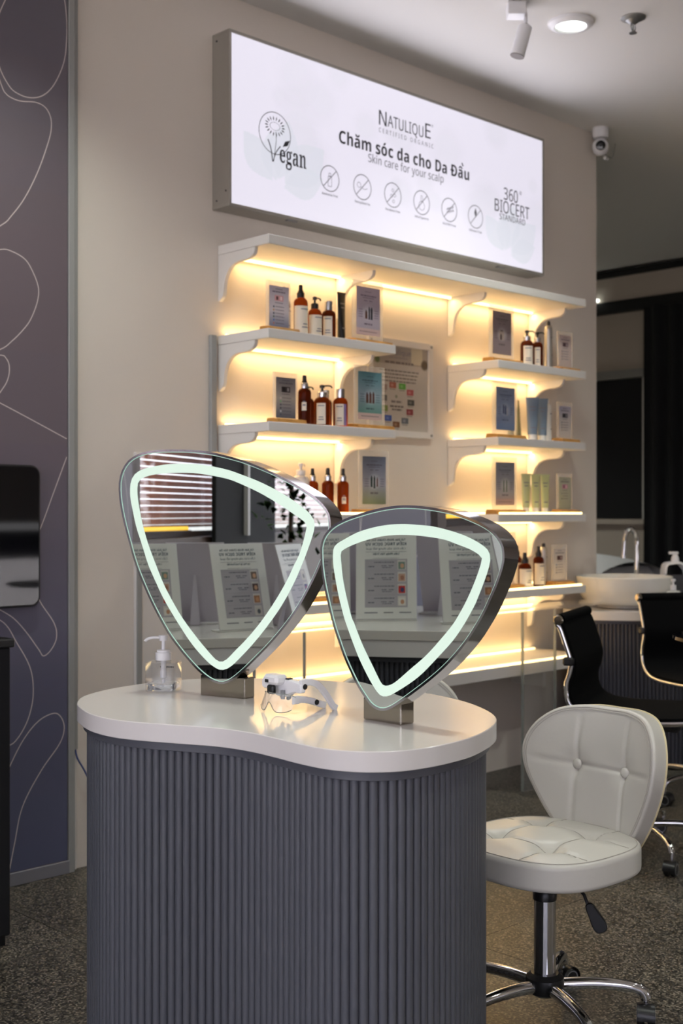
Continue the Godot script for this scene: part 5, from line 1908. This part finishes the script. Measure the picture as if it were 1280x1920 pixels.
func build_main_counter() -> void:
	ribbed_counter("reception_counter", "kidney-shaped counter with white top and grey ribbed body carrying the two lit mirrors", [[1.572, 1.225], [1.533, 1.308], [1.508, 1.39], [1.504, 1.474], [1.522, 1.545], [1.56, 1.63], [1.6, 1.72], [1.614, 1.8], [1.612, 1.88], [1.605, 1.96], [1.607, 2.04], [1.634, 2.104], [1.685, 2.147], [1.75, 2.165], [1.83, 2.165], [1.91, 2.152], [1.999, 2.119], [2.075, 2.077], [2.14, 2.02], [2.197, 1.94], [2.244, 1.846], [2.275, 1.73], [2.288, 1.6], [2.278, 1.45], [2.238, 1.32], [2.15, 1.19], [2.04, 1.098], [1.94, 1.062], [1.84, 1.067], [1.74, 1.09], [1.64, 1.145]], 0.8, 0.04, true, M.counter_grey)
	vanity_mirror("bigger triangular vanity mirror with rounded corners and glowing ring, beside the pump bottle", Vector3(1.856, 0.8, 1.325), atan2(-0.968, 0.25), 0.0,
		[[-0.248, 0.514], [-0.245, 0.537], [-0.235, 0.56], [-0.217, 0.58], [-0.193, 0.593], [-0.163, 0.601], [-0.121, 0.605], [-0.069, 0.605], [-0.006, 0.602], [0.05, 0.595], [0.127, 0.578], [0.173, 0.564], [0.223, 0.546], [0.269, 0.526], [0.31, 0.506], [0.345, 0.486], [0.37, 0.466], [0.385, 0.446], [0.389, 0.424], [0.387, 0.399], [0.379, 0.368], [0.363, 0.331], [0.338, 0.285], [0.303, 0.23], [0.264, 0.182], [0.218, 0.135], [0.178, 0.099], [0.143, 0.069], [0.116, 0.049], [0.093, 0.037], [0.071, 0.034], [0.043, 0.041], [0.015, 0.056], [-0.016, 0.079], [-0.053, 0.112], [-0.091, 0.152], [-0.129, 0.204], [-0.161, 0.256], [-0.193, 0.317], [-0.217, 0.381], [-0.232, 0.425], [-0.241, 0.458], [-0.246, 0.486]],
		[[-0.211, 0.511], [-0.207, 0.53], [-0.195, 0.546], [-0.172, 0.557], [-0.136, 0.564], [-0.086, 0.569], [-0.034, 0.569], [0.022, 0.565], [0.09, 0.553], [0.138, 0.539], [0.191, 0.521], [0.249, 0.496], [0.295, 0.471], [0.325, 0.451], [0.34, 0.434], [0.344, 0.419], [0.339, 0.398], [0.328, 0.37], [0.313, 0.336], [0.287, 0.285], [0.254, 0.233], [0.212, 0.181], [0.17, 0.136], [0.138, 0.106], [0.106, 0.079], [0.08, 0.068], [0.057, 0.073], [0.029, 0.09], [-0.013, 0.126], [-0.056, 0.175], [-0.099, 0.23], [-0.126, 0.273], [-0.151, 0.317], [-0.172, 0.368], [-0.19, 0.411], [-0.202, 0.453], [-0.21, 0.486]],
		[[-0.188, 0.511], [-0.185, 0.525], [-0.175, 0.534], [-0.151, 0.541], [-0.107, 0.546], [-0.049, 0.547], [0.008, 0.544], [0.09, 0.531], [0.138, 0.516], [0.191, 0.495], [0.244, 0.469], [0.285, 0.446], [0.313, 0.43], [0.322, 0.421], [0.322, 0.413], [0.316, 0.39], [0.303, 0.353], [0.287, 0.325], [0.267, 0.289], [0.233, 0.239], [0.191, 0.187], [0.151, 0.146], [0.116, 0.115], [0.095, 0.096], [0.079, 0.088], [0.063, 0.09], [0.043, 0.105], [0.004, 0.14], [-0.042, 0.187], [-0.076, 0.231], [-0.103, 0.271], [-0.127, 0.317], [-0.151, 0.366], [-0.169, 0.414], [-0.181, 0.458], [-0.187, 0.49]],
		Vector2(0.07, 0.36), Vector2(0.003, 0.137), 0.05, 0.05, 0.042)
	vanity_mirror("smaller triangular vanity mirror with rounded corners and glowing ring, nearer the white swivel chair", Vector3(1.893, 0.8, 1.855), -PI / 2, 0.0127,
		[[-0.115, 0.355], [-0.115, 0.372], [-0.108, 0.39], [-0.095, 0.406], [-0.073, 0.421], [-0.043, 0.433], [-0.002, 0.444], [0.051, 0.455], [0.102, 0.462], [0.147, 0.464], [0.202, 0.461], [0.256, 0.454], [0.284, 0.448], [0.318, 0.438], [0.351, 0.426], [0.375, 0.413], [0.39, 0.399], [0.399, 0.386], [0.402, 0.369], [0.401, 0.352], [0.394, 0.332], [0.384, 0.309], [0.371, 0.285], [0.355, 0.257], [0.338, 0.232], [0.31, 0.196], [0.275, 0.16], [0.238, 0.128], [0.198, 0.099], [0.162, 0.075], [0.129, 0.054], [0.109, 0.042], [0.091, 0.033], [0.073, 0.028], [0.054, 0.029], [0.035, 0.037], [0.016, 0.054], [-0.003, 0.074], [-0.023, 0.101], [-0.043, 0.132], [-0.062, 0.169], [-0.078, 0.203], [-0.094, 0.25], [-0.107, 0.294], [-0.114, 0.333]],
		[[-0.076, 0.357], [-0.074, 0.369], [-0.065, 0.379], [-0.043, 0.389], [-0.002, 0.405], [0.038, 0.415], [0.082, 0.422], [0.127, 0.425], [0.166, 0.424], [0.214, 0.421], [0.261, 0.413], [0.298, 0.404], [0.329, 0.393], [0.351, 0.382], [0.362, 0.372], [0.365, 0.358], [0.361, 0.341], [0.349, 0.313], [0.333, 0.281], [0.323, 0.263], [0.297, 0.226], [0.266, 0.19], [0.223, 0.151], [0.182, 0.116], [0.146, 0.092], [0.105, 0.069], [0.087, 0.061], [0.073, 0.059], [0.059, 0.064], [0.04, 0.083], [0.021, 0.107], [0.001, 0.136], [-0.016, 0.166], [-0.033, 0.199], [-0.043, 0.22], [-0.059, 0.265], [-0.07, 0.307], [-0.076, 0.338]],
		[[-0.053, 0.356], [-0.051, 0.363], [-0.043, 0.368], [-0.016, 0.378], [0.024, 0.389], [0.071, 0.398], [0.117, 0.402], [0.164, 0.402], [0.209, 0.399], [0.25, 0.394], [0.284, 0.385], [0.316, 0.376], [0.338, 0.366], [0.345, 0.36], [0.343, 0.35], [0.333, 0.326], [0.316, 0.293], [0.297, 0.262], [0.271, 0.227], [0.236, 0.192], [0.196, 0.156], [0.151, 0.123], [0.114, 0.096], [0.096, 0.086], [0.08, 0.082], [0.07, 0.084], [0.061, 0.094], [0.044, 0.118], [0.025, 0.145], [0.006, 0.174], [-0.013, 0.209], [-0.021, 0.222], [-0.037, 0.268], [-0.047, 0.306], [-0.051, 0.335]],
		Vector2(0.13, 0.27), Vector2(0.0, 0.112), 0.048, 0.042, 0.042)
	# square clear pump bottle
	var s := thing("sanitizer_bottle", "square clear plastic pump bottle with white pump at the end of the counter", "bottle", Vector3(1.835, 0.8, 1.206), deg_to_rad(-52))
	s.scale = Vector3(1.14, 1.0, 1.14)
	var mb := MB.new()
	mb.prism(rounded_rect(0.068, 0.068, 0.011, 5), 0.0, 0.074, 0.0025, Transform3D(Basis(Vector3.RIGHT, -PI / 2)))
	mb.lathe([Vector2(0.017, 0.074), Vector2(0.017, 0.079), Vector2(0, 0.079)], 20)
	part("body", mb.done(28), M.clear_wall, s)
	mb = MB.new()
	mb.prism(rounded_rect(0.062, 0.062, 0.009, 5), 0.004, 0.022, 0.003, Transform3D(Basis(Vector3.RIGHT, -PI / 2)))
	part("gel", mb.done(50), M.sanitizer_gel, s)
	part("collar", cylm([Vector2(0, 0.078), Vector2(0.0175, 0.078), Vector2(0.0175, 0.097), Vector2(0.0145, 0.098), Vector2(0.0145, 0.103), Vector2(0, 0.104)], 28), M.white_plastic, s)
	part("dip_tube", cylm([Vector2(0.003, 0.012), Vector2(0.003, 0.03), Vector2(0.0075, 0.034), Vector2(0.0075, 0.05), Vector2(0.006, 0.052), Vector2(0.006, 0.078)], 14), M.white_plastic, s)
	part("stem", cylm([Vector2(0.0045, 0.103), Vector2(0.004, 0.13)], 12), M.white_plastic, s)
	var ph := MB.new()
	ph.lathe([Vector2(0, 0.126), Vector2(0.009, 0.126), Vector2(0.0095, 0.136), Vector2(0.011, 0.14), Vector2(0, 0.1405)], 18)
	var sp := Basis(Vector3.UP, deg_to_rad(52)) * Vector3(-0.716, 0, -0.698)
	ph.tube(curve3([Vector3(0, 0.133, 0), sp * 0.02 + Vector3.UP * 0.134, sp * 0.034 + Vector3.UP * 0.131, sp * 0.041 + Vector3.UP * 0.125], 4), 0.0034, 8)
	part("pump_head", ph.done(), M.white_plastic, s)
	for k in 9:
		part("print_mark", boxm(Vector3(0.0026, [0.0034, 0.0042, 0.0034][k % 3], 0.0004)), M.black_matte, s, Vector3(-0.016 + k * 0.0036, 0.055, -0.0342))
	build_loupe()


func build_loupe() -> void:
	# magnifier glasses lying on the counter
	var t := thing("magnifier_glasses", "white head magnifier glasses with clear lenses lying between the two mirrors", "magnifier", Vector3(1.84, 0.8, 1.655), deg_to_rad(-92))
	var mb := MB.new()
	# brow bar
	mb.prism(loop2([[-0.066, 0.048], [-0.04, 0.046], [-0.02, 0.036], [0.0, 0.034], [0.02, 0.036], [0.04, 0.046], [0.066, 0.048], [0.07, 0.058], [0.066, 0.07], [0.035, 0.074], [0.0, 0.075], [-0.035, 0.074], [-0.066, 0.07], [-0.07, 0.058]], 4), -0.008, 0.008, 0.003)
	part("brow_frame", mb.done(50), M.white_plastic, t)
	part("light_housing", boxm(Vector3(0.05, 0.022, 0.036), 0.006), M.white_plastic, t, Vector3(-0.012, 0.073, 0.014))
	part("light_window", boxm(Vector3(0.012, 0.007, 0.002), 0.0006), M.black_plastic, t, Vector3(-0.02, 0.07, 0.0328))
	part("light_clip", boxm(Vector3(0.022, 0.02, 0.012), 0.003), M.black_plastic, t, Vector3(-0.016, 0.05, 0.022))
	part("top_switch", boxm(Vector3(0.012, 0.003, 0.014), 0.001), M.black_plastic, t, Vector3(0.02, 0.0755, 0.0))
	part("pivot_post", cylm([Vector2(0, 0.03), Vector2(0.005, 0.03), Vector2(0.0055, 0.05), Vector2(0, 0.05)], 12), M.grey_plastic, t, Vector3(0.012, 0, 0.012))
	var lens_rows := []
	for i in 2:
		var row := []
		for j in 29:
			var x := lerpf(-0.054, 0.054, j / 28.0)
			var notch := 0.022 * exp(-pow(x / 0.012, 2))
			var corner := 0.008 * pow(absf(x) / 0.054, 6.0)
			row.append(Vector3(x, (0.004 + notch + corner) if i == 0 else 0.044 - corner * 0.7, 0.03 - 7.0 * x * x + (0.012 if i == 0 else 0.0)))
		lens_rows.append(row)
	mb = MB.new()
	mb.grid(lens_rows)
	var n := mb.v.size()
	for i in range(0, n, 3):
		mb.tri(mb.v[i] + Vector3(0, 0, -0.0022), mb.v[i + 2] + Vector3(0, 0, -0.0022), mb.v[i + 1] + Vector3(0, 0, -0.0022))
	part("lens_pair", mb.done(60), M.lens, t)
	var edge := []
	for p in lens_rows[0]:
		edge.append(p)
	part("lens_rim", tubem(edge, 0.0011, 5), M.glass_edge_grey, t)
	edge = []
	for p in lens_rows[1]:
		edge.append(p)
	part("lens_rim", tubem(edge, 0.0009, 5), M.glass_edge_grey, t)
	for s in [-1.0, 1.0]:
		var arm := MB.new()
		var c := line2([[0.006, 0.068], [-0.02, 0.071], [-0.045, 0.062], [-0.07, 0.038], [-0.09, 0.012], [-0.102, 0.004]], 5) if s > 0 else line2([[-0.002, 0.028], [-0.03, 0.027], [-0.06, 0.02], [-0.085, 0.011], [-0.1, 0.007]], 5)
		var hw := 0.0075
		var poly := PackedVector2Array()
		var m := c.size()
		for k in m:
			var d := (c[mini(k + 1, m - 1)] - c[maxi(k - 1, 0)]).normalized()
			poly.append(c[k] + Vector2(-d.y, d.x) * (hw if k > 3 else 0.0095))
		for k in range(m - 1, -1, -1):
			var d := (c[mini(k + 1, m - 1)] - c[maxi(k - 1, 0)]).normalized()
			poly.append(c[k] - Vector2(-d.y, d.x) * (hw if k > 3 else 0.0095))
		arm.prism(poly, -0.004, 0.004, 0.0015, Transform3D(Basis(Vector3(0, 0, 1), Vector3.UP, Vector3(-1, 0, 0)), Vector3(0.066 if s > 0 else 0.03, 0, 0)))
		var o := part("temple", arm.done(45), M.white_plastic, t)
		var cap := part("hinge_cap", cylm([Vector2(0, 0), Vector2(0.0065, 0), Vector2(0.006, 0.0012), Vector2(0, 0.0016)], 18), M.black_plastic, o, Vector3(0.0702, 0.062, -0.004) if s > 0 else Vector3(0.0342, 0.017, -0.07))
		cap.rotation.z = -PI / 2
	var pad := MB.new()
	for s in [-1.0, 1.0]:
		pad.lathe([Vector2(0, -0.002), Vector2(0.006, -0.001), Vector2(0.007, 0.001), Vector2(0, 0.003)], 14, Transform3D(Basis(Vector3.BACK, 1.3 * s), Vector3(s * 0.012, 0.032, -0.006)))
	part("nose_pads", pad.done(), M.black_plastic, t)


func build_seats() -> void:
	stool("white tufted swivel chair with two buttons on its back, right of the counter", Vector3(2.455, 0, 1.925), deg_to_rad(-93), deg_to_rad(118.0))
	stool("white swivel chair behind the counter, only the top of its back showing", Vector3(2.62, 0, 1.27), deg_to_rad(-44), 0.4)
	office_chair("black sling office chair with chrome rails turned sideways, nearer the wall shelves", Vector3(3.97, 0, 1.33), deg_to_rad(22), -2.62)
	office_chair("black sling office chair facing the room at the right edge of the view", Vector3(4.89, 0, 1.08), deg_to_rad(-30), 0.9)
	var t := thing("round_tray_table", "small round black tray table cut off by the right edge", "table", Vector3(3.395, 0, 2.01))
	part("tray", cylm([Vector2(0, 0.868), Vector2(0.235, 0.868), Vector2(0.25, 0.874), Vector2(0.25, 0.884), Vector2(0.244, 0.884), Vector2(0.238, 0.878), Vector2(0, 0.878)], 48), M.black_gloss, t)
	part("pole", cylm([Vector2(0.016, 0.02), Vector2(0.016, 0.868)], 16), M.black_plastic, t)
	part("foot", cylm([Vector2(0, 0), Vector2(0.18, 0), Vector2(0.18, 0.008), Vector2(0.03, 0.02), Vector2(0, 0.02)], 36), M.black_plastic, t)
	var cup := thing("white_dish", "small white dish on the round black tray", "dish", Vector3(3.27, 0.878, 1.885))
	part("dish_bowl", cylm([Vector2(0, 0), Vector2(0.02, 0), Vector2(0.034, 0.012), Vector2(0.036, 0.02), Vector2(0.033, 0.02), Vector2(0.02, 0.006), Vector2(0, 0.004)], 24), M.porcelain, cup)
	part("foot_ring", cylm([Vector2(0.012, -0.0), Vector2(0.018, 0.0), Vector2(0.018, 0.003), Vector2(0.012, 0.003)], 20), M.porcelain, cup)


func build_reflected_side() -> void:
	ribbed_counter("side_counter", "white topped counter with dark ribbed front that the mirrors show, carrying printed boards", [[0.82, 0.18], [0.8, 0.4], [0.69, 0.62], [0.56, 0.86], [0.4, 1.1], [0.16, 1.34], [-0.15, 1.38], [-0.32, 1.2], [-0.32, 0.8], [-0.24, 0.45], [-0.05, 0.16], [0.3, 0.08], [0.62, 0.08]], 0.8, 0.035, false, M.slate_body, 0.06)
	var skin := c8(206, 160, 130)
	var a := [[c8(120, 140, 130), skin], [c8(190, 150, 130), c8(160, 110, 90)], [c8(190, 40, 40), c8(60, 60, 110)], [c8(220, 214, 206), c8(190, 140, 110)]]
	var b := [[c8(120, 100, 90), skin], [c8(90, 70, 70), skin], [c8(170, 120, 90), c8(206, 150, 110)], [c8(200, 190, 184), c8(90, 96, 104)]]
	menu_board("printed board with red photo in its list, facing the smaller mirror", Vector3(0.40, 0.8, 0.525), 41, "Liệu Pháp Tận Triệt", a, false)
	menu_board("printed board with four face photos in its list, facing the bigger mirror", Vector3(0.28, 0.8, 0.855), 50, "Liệu Pháp Tập Trung Chuyên Biệt", b, false)
	menu_board("printed board turned towards the shop front, last of the front row", Vector3(0.235, 0.8, 1.09), 84, "Liệu Pháp", [b[3], [c8(40, 40, 110), c8(170, 60, 110)], b[1], a[1]], false)
	menu_board("printed board nearest the purple wall in the front row", Vector3(0.50, 0.8, 0.27), 45, "Liệu Pháp Tận Triệt", [a[3], b[0], a[1], b[2]], false)
	menu_board("board showing its plain back, nearest the purple wall in the rear row", Vector3(0.17, 0.8, 0.24), 222, "Liệu Pháp Tận Triệt", a, true)
	menu_board("board showing its plain back, middle of the rear row", Vector3(0.03, 0.8, 0.53), 205, "Liệu Pháp Tận Triệt", b, true)
	menu_board("board showing its plain back, last of the rear row", Vector3(-0.06, 0.8, 0.86), 195, "Liệu Pháp Tận Triệt", a, true)
	# window with wooden blinds beyond the cladding
	var w := setting("window_3", Vector3(0, 0, -0.1))
	part("jamb", span_box(Vector3(-0.56, 0, -0.1), Vector3(-0.43, CEIL, 0.1)), M.brown_wood, w)
	part("sill", span_box(Vector3(-4.4, 0, -0.1), Vector3(-0.56, 1.12, 0.1)), M.brown_wood, w)
	part("head", span_box(Vector3(-4.4, 2.6, -0.1), Vector3(-0.56, CEIL, 0.1)), M.brown_wood, w)
	part("mullion", span_box(Vector3(-1.795, 1.12, 0.11), Vector3(-1.765, 2.7, 0.17)), M.white_laminate, w)
	part("rail", span_box(Vector3(-4.4, 1.12, -0.02), Vector3(-0.56, 1.15, 0.02)), M.brown_wood, w)
	part("pane", span_box(Vector3(-1.765, 1.12, -0.004), Vector3(-0.56, 2.6, 0.004)), M.pane, w)
	part("pane", span_box(Vector3(-4.4, 1.12, -0.004), Vector3(-1.795, 2.6, 0.004)), M.pane, w)
	for q in [[-2.0, -0.585, "wooden slat blind next to the purple wall, shown by the bigger mirror"], [-4.3, -2.2, "wide wooden slat blind beyond the white window bar"]]:
		var t := thing("wooden_blind", q[2], "blind", Vector3(0, 0, -0.19), 0, "wooden slat blinds")
		var sl := boxm(Vector3(q[1] - q[0], 0.0025, 0.034), 0.0008)
		var n := 38
		for k in n:
			part("slat", sl, M.blind_wood, t, Vector3((q[0] + q[1]) / 2, 1.2 + 0.033 * k, 0), Vector3(1.0, 0, 0))
		part("bottom_rail", boxm(Vector3(q[1] - q[0], 0.014, 0.036), 0.003), M.blind_wood, t, Vector3((q[0] + q[1]) / 2, 1.175, 0))
		part("head_rail", boxm(Vector3(q[1] - q[0], 0.05, 0.05), 0.003), M.blind_wood, t, Vector3((q[0] + q[1]) / 2, 2.47, 0))
		for x in [q[1] - 0.14, q[1] - 0.22]:
			part("ladder_tape", span_box(Vector3(x - 0.012, 1.17, 0.021), Vector3(x + 0.012, 2.46, 0.023)), M.brown_wood, t)
	var yt := thing("yellow_light_tube", "yellow light tube below the wooden blind", "light", Vector3(-0.9, 1.165, -0.06))
	part("tube", boxm(Vector3(0.66, 0.022, 0.02), 0.006), M.yellow_tube, yt)
	part("holder", boxm(Vector3(0.7, 0.008, 0.03), 0.002), M.brown_wood, yt, Vector3(0, -0.013, 0))
	single("dark_screen", span_box(Vector3(-2.28, 0.0, 0.02), Vector3(-1.36, 2.7, 0.045), 0.004), M.black_matte, "tall dark privacy screen standing against the window between the two blinds", "screen")
	for q in [[-1.75, 0.32, 1.0, "leafy potted tree in front of the window next to the white bar"], [-2.5, 0.5, 0.9, "leafy potted tree in front of the wide wooden blind"]]:
		plant(q[3], Vector3(q[0], 0, q[1]), q[2])


func plant(label: String, at: Vector3, size: float) -> void:
	var t := thing("potted_tree", label, "plant", at, 0, "potted trees by the window")
	part("pot", cylm([Vector2(0, 0), Vector2(0.12, 0), Vector2(0.16, 0.28), Vector2(0.165, 0.3), Vector2(0.15, 0.3), Vector2(0.14, 0.26), Vector2(0, 0.26)], 24), M.terracotta, t)
	part("trunk", tubem(curve3([Vector3(0, 0.26, 0), Vector3(0.02, 0.7, 0.01), Vector3(-0.02, 1.2, 0), Vector3(0.01, 1.6 * size, 0.02)], 5), 0.014, 8), M.brown_wood, t)
	var st := SurfaceTool.new()
	st.begin(Mesh.PRIMITIVE_TRIANGLES)
	for k in 170:
		var p := Vector3(rng.randfn() * 0.15, 1.38 * size + rng.randfn() * 0.2, clampf(rng.randfn() * 0.08, -0.18, 0.18))
		var b := Basis.from_euler(Vector3(rng.randf_range(-0.9, 0.9), rng.randf() * TAU, rng.randf_range(-0.8, 0.8)))
		var l := rng.randf_range(0.04, 0.075)
		var q := [Vector3(0, 0, 0), Vector3(l * 0.3, 0.006, l * 0.4), Vector3(0, 0, l), Vector3(-l * 0.3, 0.006, l * 0.4)]
		st.set_normal(b * Vector3.UP)
		for i in [0, 2, 1, 0, 3, 2]:
			st.add_vertex(p + b * q[i])
	stuff(part("foliage", st.commit(), M.leaf, t))


func build_ceiling_fittings() -> void:
	downlight("lit round ceiling downlight between the spotlight and the sprinkler", Vector3(4.189, CEIL, 0.781), 1.2)
	var n := 0
	for q in [[1.9, 0.78], [-0.5, 0.78], [4.19, 3.1], [1.9, 3.1], [-0.5, 3.1], [1.9, 5.2], [-2.6, 3.1], [4.19, 5.2], [6.9, 2.6], [6.5, -2.8]]:
		downlight("round ceiling downlight out of view, %s" % ["above the side of the room by the purple wall", "above the printed boards", "above the middle of the room", "above the spot where the camera stands", "behind the printed boards", "by the shop front", "by the far left wall", "by the shop front near the tray table", "near the black curtain", "above the treatment bed"][n], Vector3(q[0], CEIL, q[1]), 1.5 if q[0] < 6.0 else 5.0)
		n += 1
	var t := thing("ceiling_spotlight", "small white cylinder spotlight hanging from a ceiling box", "spotlight", Vector3(3.895, CEIL, 0.735))
	part("mount_box", boxm(Vector3(0.075, 0.05, 0.075), 0.004), M.white_plastic, t, Vector3(-0.01, -0.025, 0), Vector3(0, 0.78, 0))
	part("stem", tubem([Vector3(0.025, -0.03, 0.02), Vector3(0.025, -0.085, 0.02)], 0.007, 10), M.white_plastic, t)
	var h := part("lamp_head", cylm([Vector2(0, -0.062), Vector2(0.028, -0.062), Vector2(0.029, -0.058), Vector2(0.029, 0.058), Vector2(0.026, 0.062), Vector2(0, 0.062)], 28), M.white_plastic, t, Vector3(0.012, -0.142, 0.008))
	h.basis = Basis(Vector3(0.698, 0, -0.716).normalized(), 0.26)
	part("rim", cylm([Vector2(0.0, -0.0632), Vector2(0.024, -0.0632), Vector2(0.0285, -0.0632), Vector2(0.0285, -0.061)], 28), M.brown_wood, h)
	part("knuckle", cylm([Vector2(0, -0.006), Vector2(0.01, -0.006), Vector2(0.01, 0.006), Vector2(0, 0.006)], 14), M.brushed, t, Vector3(0.025, -0.08, 0.02))
	var s := thing("fire_sprinkler", "small metal fire sprinkler head on the ceiling right of the downlight", "sprinkler", Vector3(4.33, CEIL, 0.986))
	part("escutcheon", cylm([Vector2(0.012, -0.012), Vector2(0.03, -0.012), Vector2(0.05, -0.004), Vector2(0.05, 0.0), Vector2(0.012, 0.0)], 28), M.alu, s)
	part("socket", cylm([Vector2(0, -0.026), Vector2(0.013, -0.026), Vector2(0.03, -0.0125), Vector2(0, -0.0125)], 20), M.alu, s)
	for k in [-1.0, 1.0]:
		part("frame_arm", tubem(curve3([Vector3(k * 0.011, -0.024, 0), Vector3(k * 0.016, -0.042, 0), Vector3(k * 0.004, -0.058, 0)], 5), 0.0028, 8), M.alu, s)
	part("glass_bulb", tubem([Vector3(0, -0.026, 0), Vector3(0, -0.056, 0)], 0.003, 8), M.glass_edge_grey, s)
	part("deflector", cylm([Vector2(0, -0.064), Vector2(0.016, -0.064), Vector2(0.016, -0.0615), Vector2(0.004, -0.058), Vector2(0, -0.058)], 20), M.alu, s)
	var c := thing("security_camera", "white ball security camera under the ceiling at the end of the white wall", "camera", Vector3(5.455, CEIL, 0.075), deg_to_rad(-52))
	part("mount", cylm([Vector2(0, -0.052), Vector2(0.04, -0.052), Vector2(0.042, -0.046), Vector2(0.042, 0.0), Vector2(0, 0.0)], 28), M.white_plastic, c)
	var ball := []
	for k in 13:
		var a := -PI / 2 + PI * k / 12.0
		ball.append(Vector2(0.044 * cos(a), -0.098 + 0.047 * sin(a)))
	part("ball", cylm(ball, 28, 60), M.white_plastic, c)
	var lens := part("lens_face", cylm([Vector2(0, 0), Vector2(0.026, 0.0), Vector2(0.024, 0.006), Vector2(0.012, 0.008), Vector2(0, 0.008)], 28), M.black_gloss, c, Vector3(0, -0.1, 0.037))
	lens.rotation.x = PI / 2 + 0.12
	part("lens", cylm([Vector2(0, 0.007), Vector2(0.009, 0.007), Vector2(0.007, 0.0105), Vector2(0, 0.012)], 20), M.black_plastic, lens)
	var w := thing("camera_cable", "thin cable with white connector beside the security camera", "cable", Vector3(5.55, 3.13, 0.04))
	part("wire", tubem(curve3([Vector3(-0.06, 0.03, 0.0), Vector3(0.05, 0.028, -0.02), Vector3(0.12, 0.035, -0.04), Vector3(0.17, 0.06, -0.06), Vector3(0.19, 0.13, -0.06)], 5), 0.003, 6), M.strip_grey, w)
	part("connector", boxm(Vector3(0.045, 0.02, 0.016), 0.003), M.white_plastic, w, Vector3(0.0, 0.0, 0.0), Vector3(0, 0.6, 0.15))
	part("connector", boxm(Vector3(0.035, 0.014, 0.014), 0.003), M.white_plastic, w, Vector3(0.07, 0.012, -0.03), Vector3(0, 0.6, 0.2))
	part("wire", tubem([Vector3(0.0, 0.0, 0.0), Vector3(0.04, 0.006, -0.015), Vector3(0.07, 0.012, -0.03), Vector3(0.11, 0.033, -0.04)], 0.0025, 6), M.strip_grey, w)
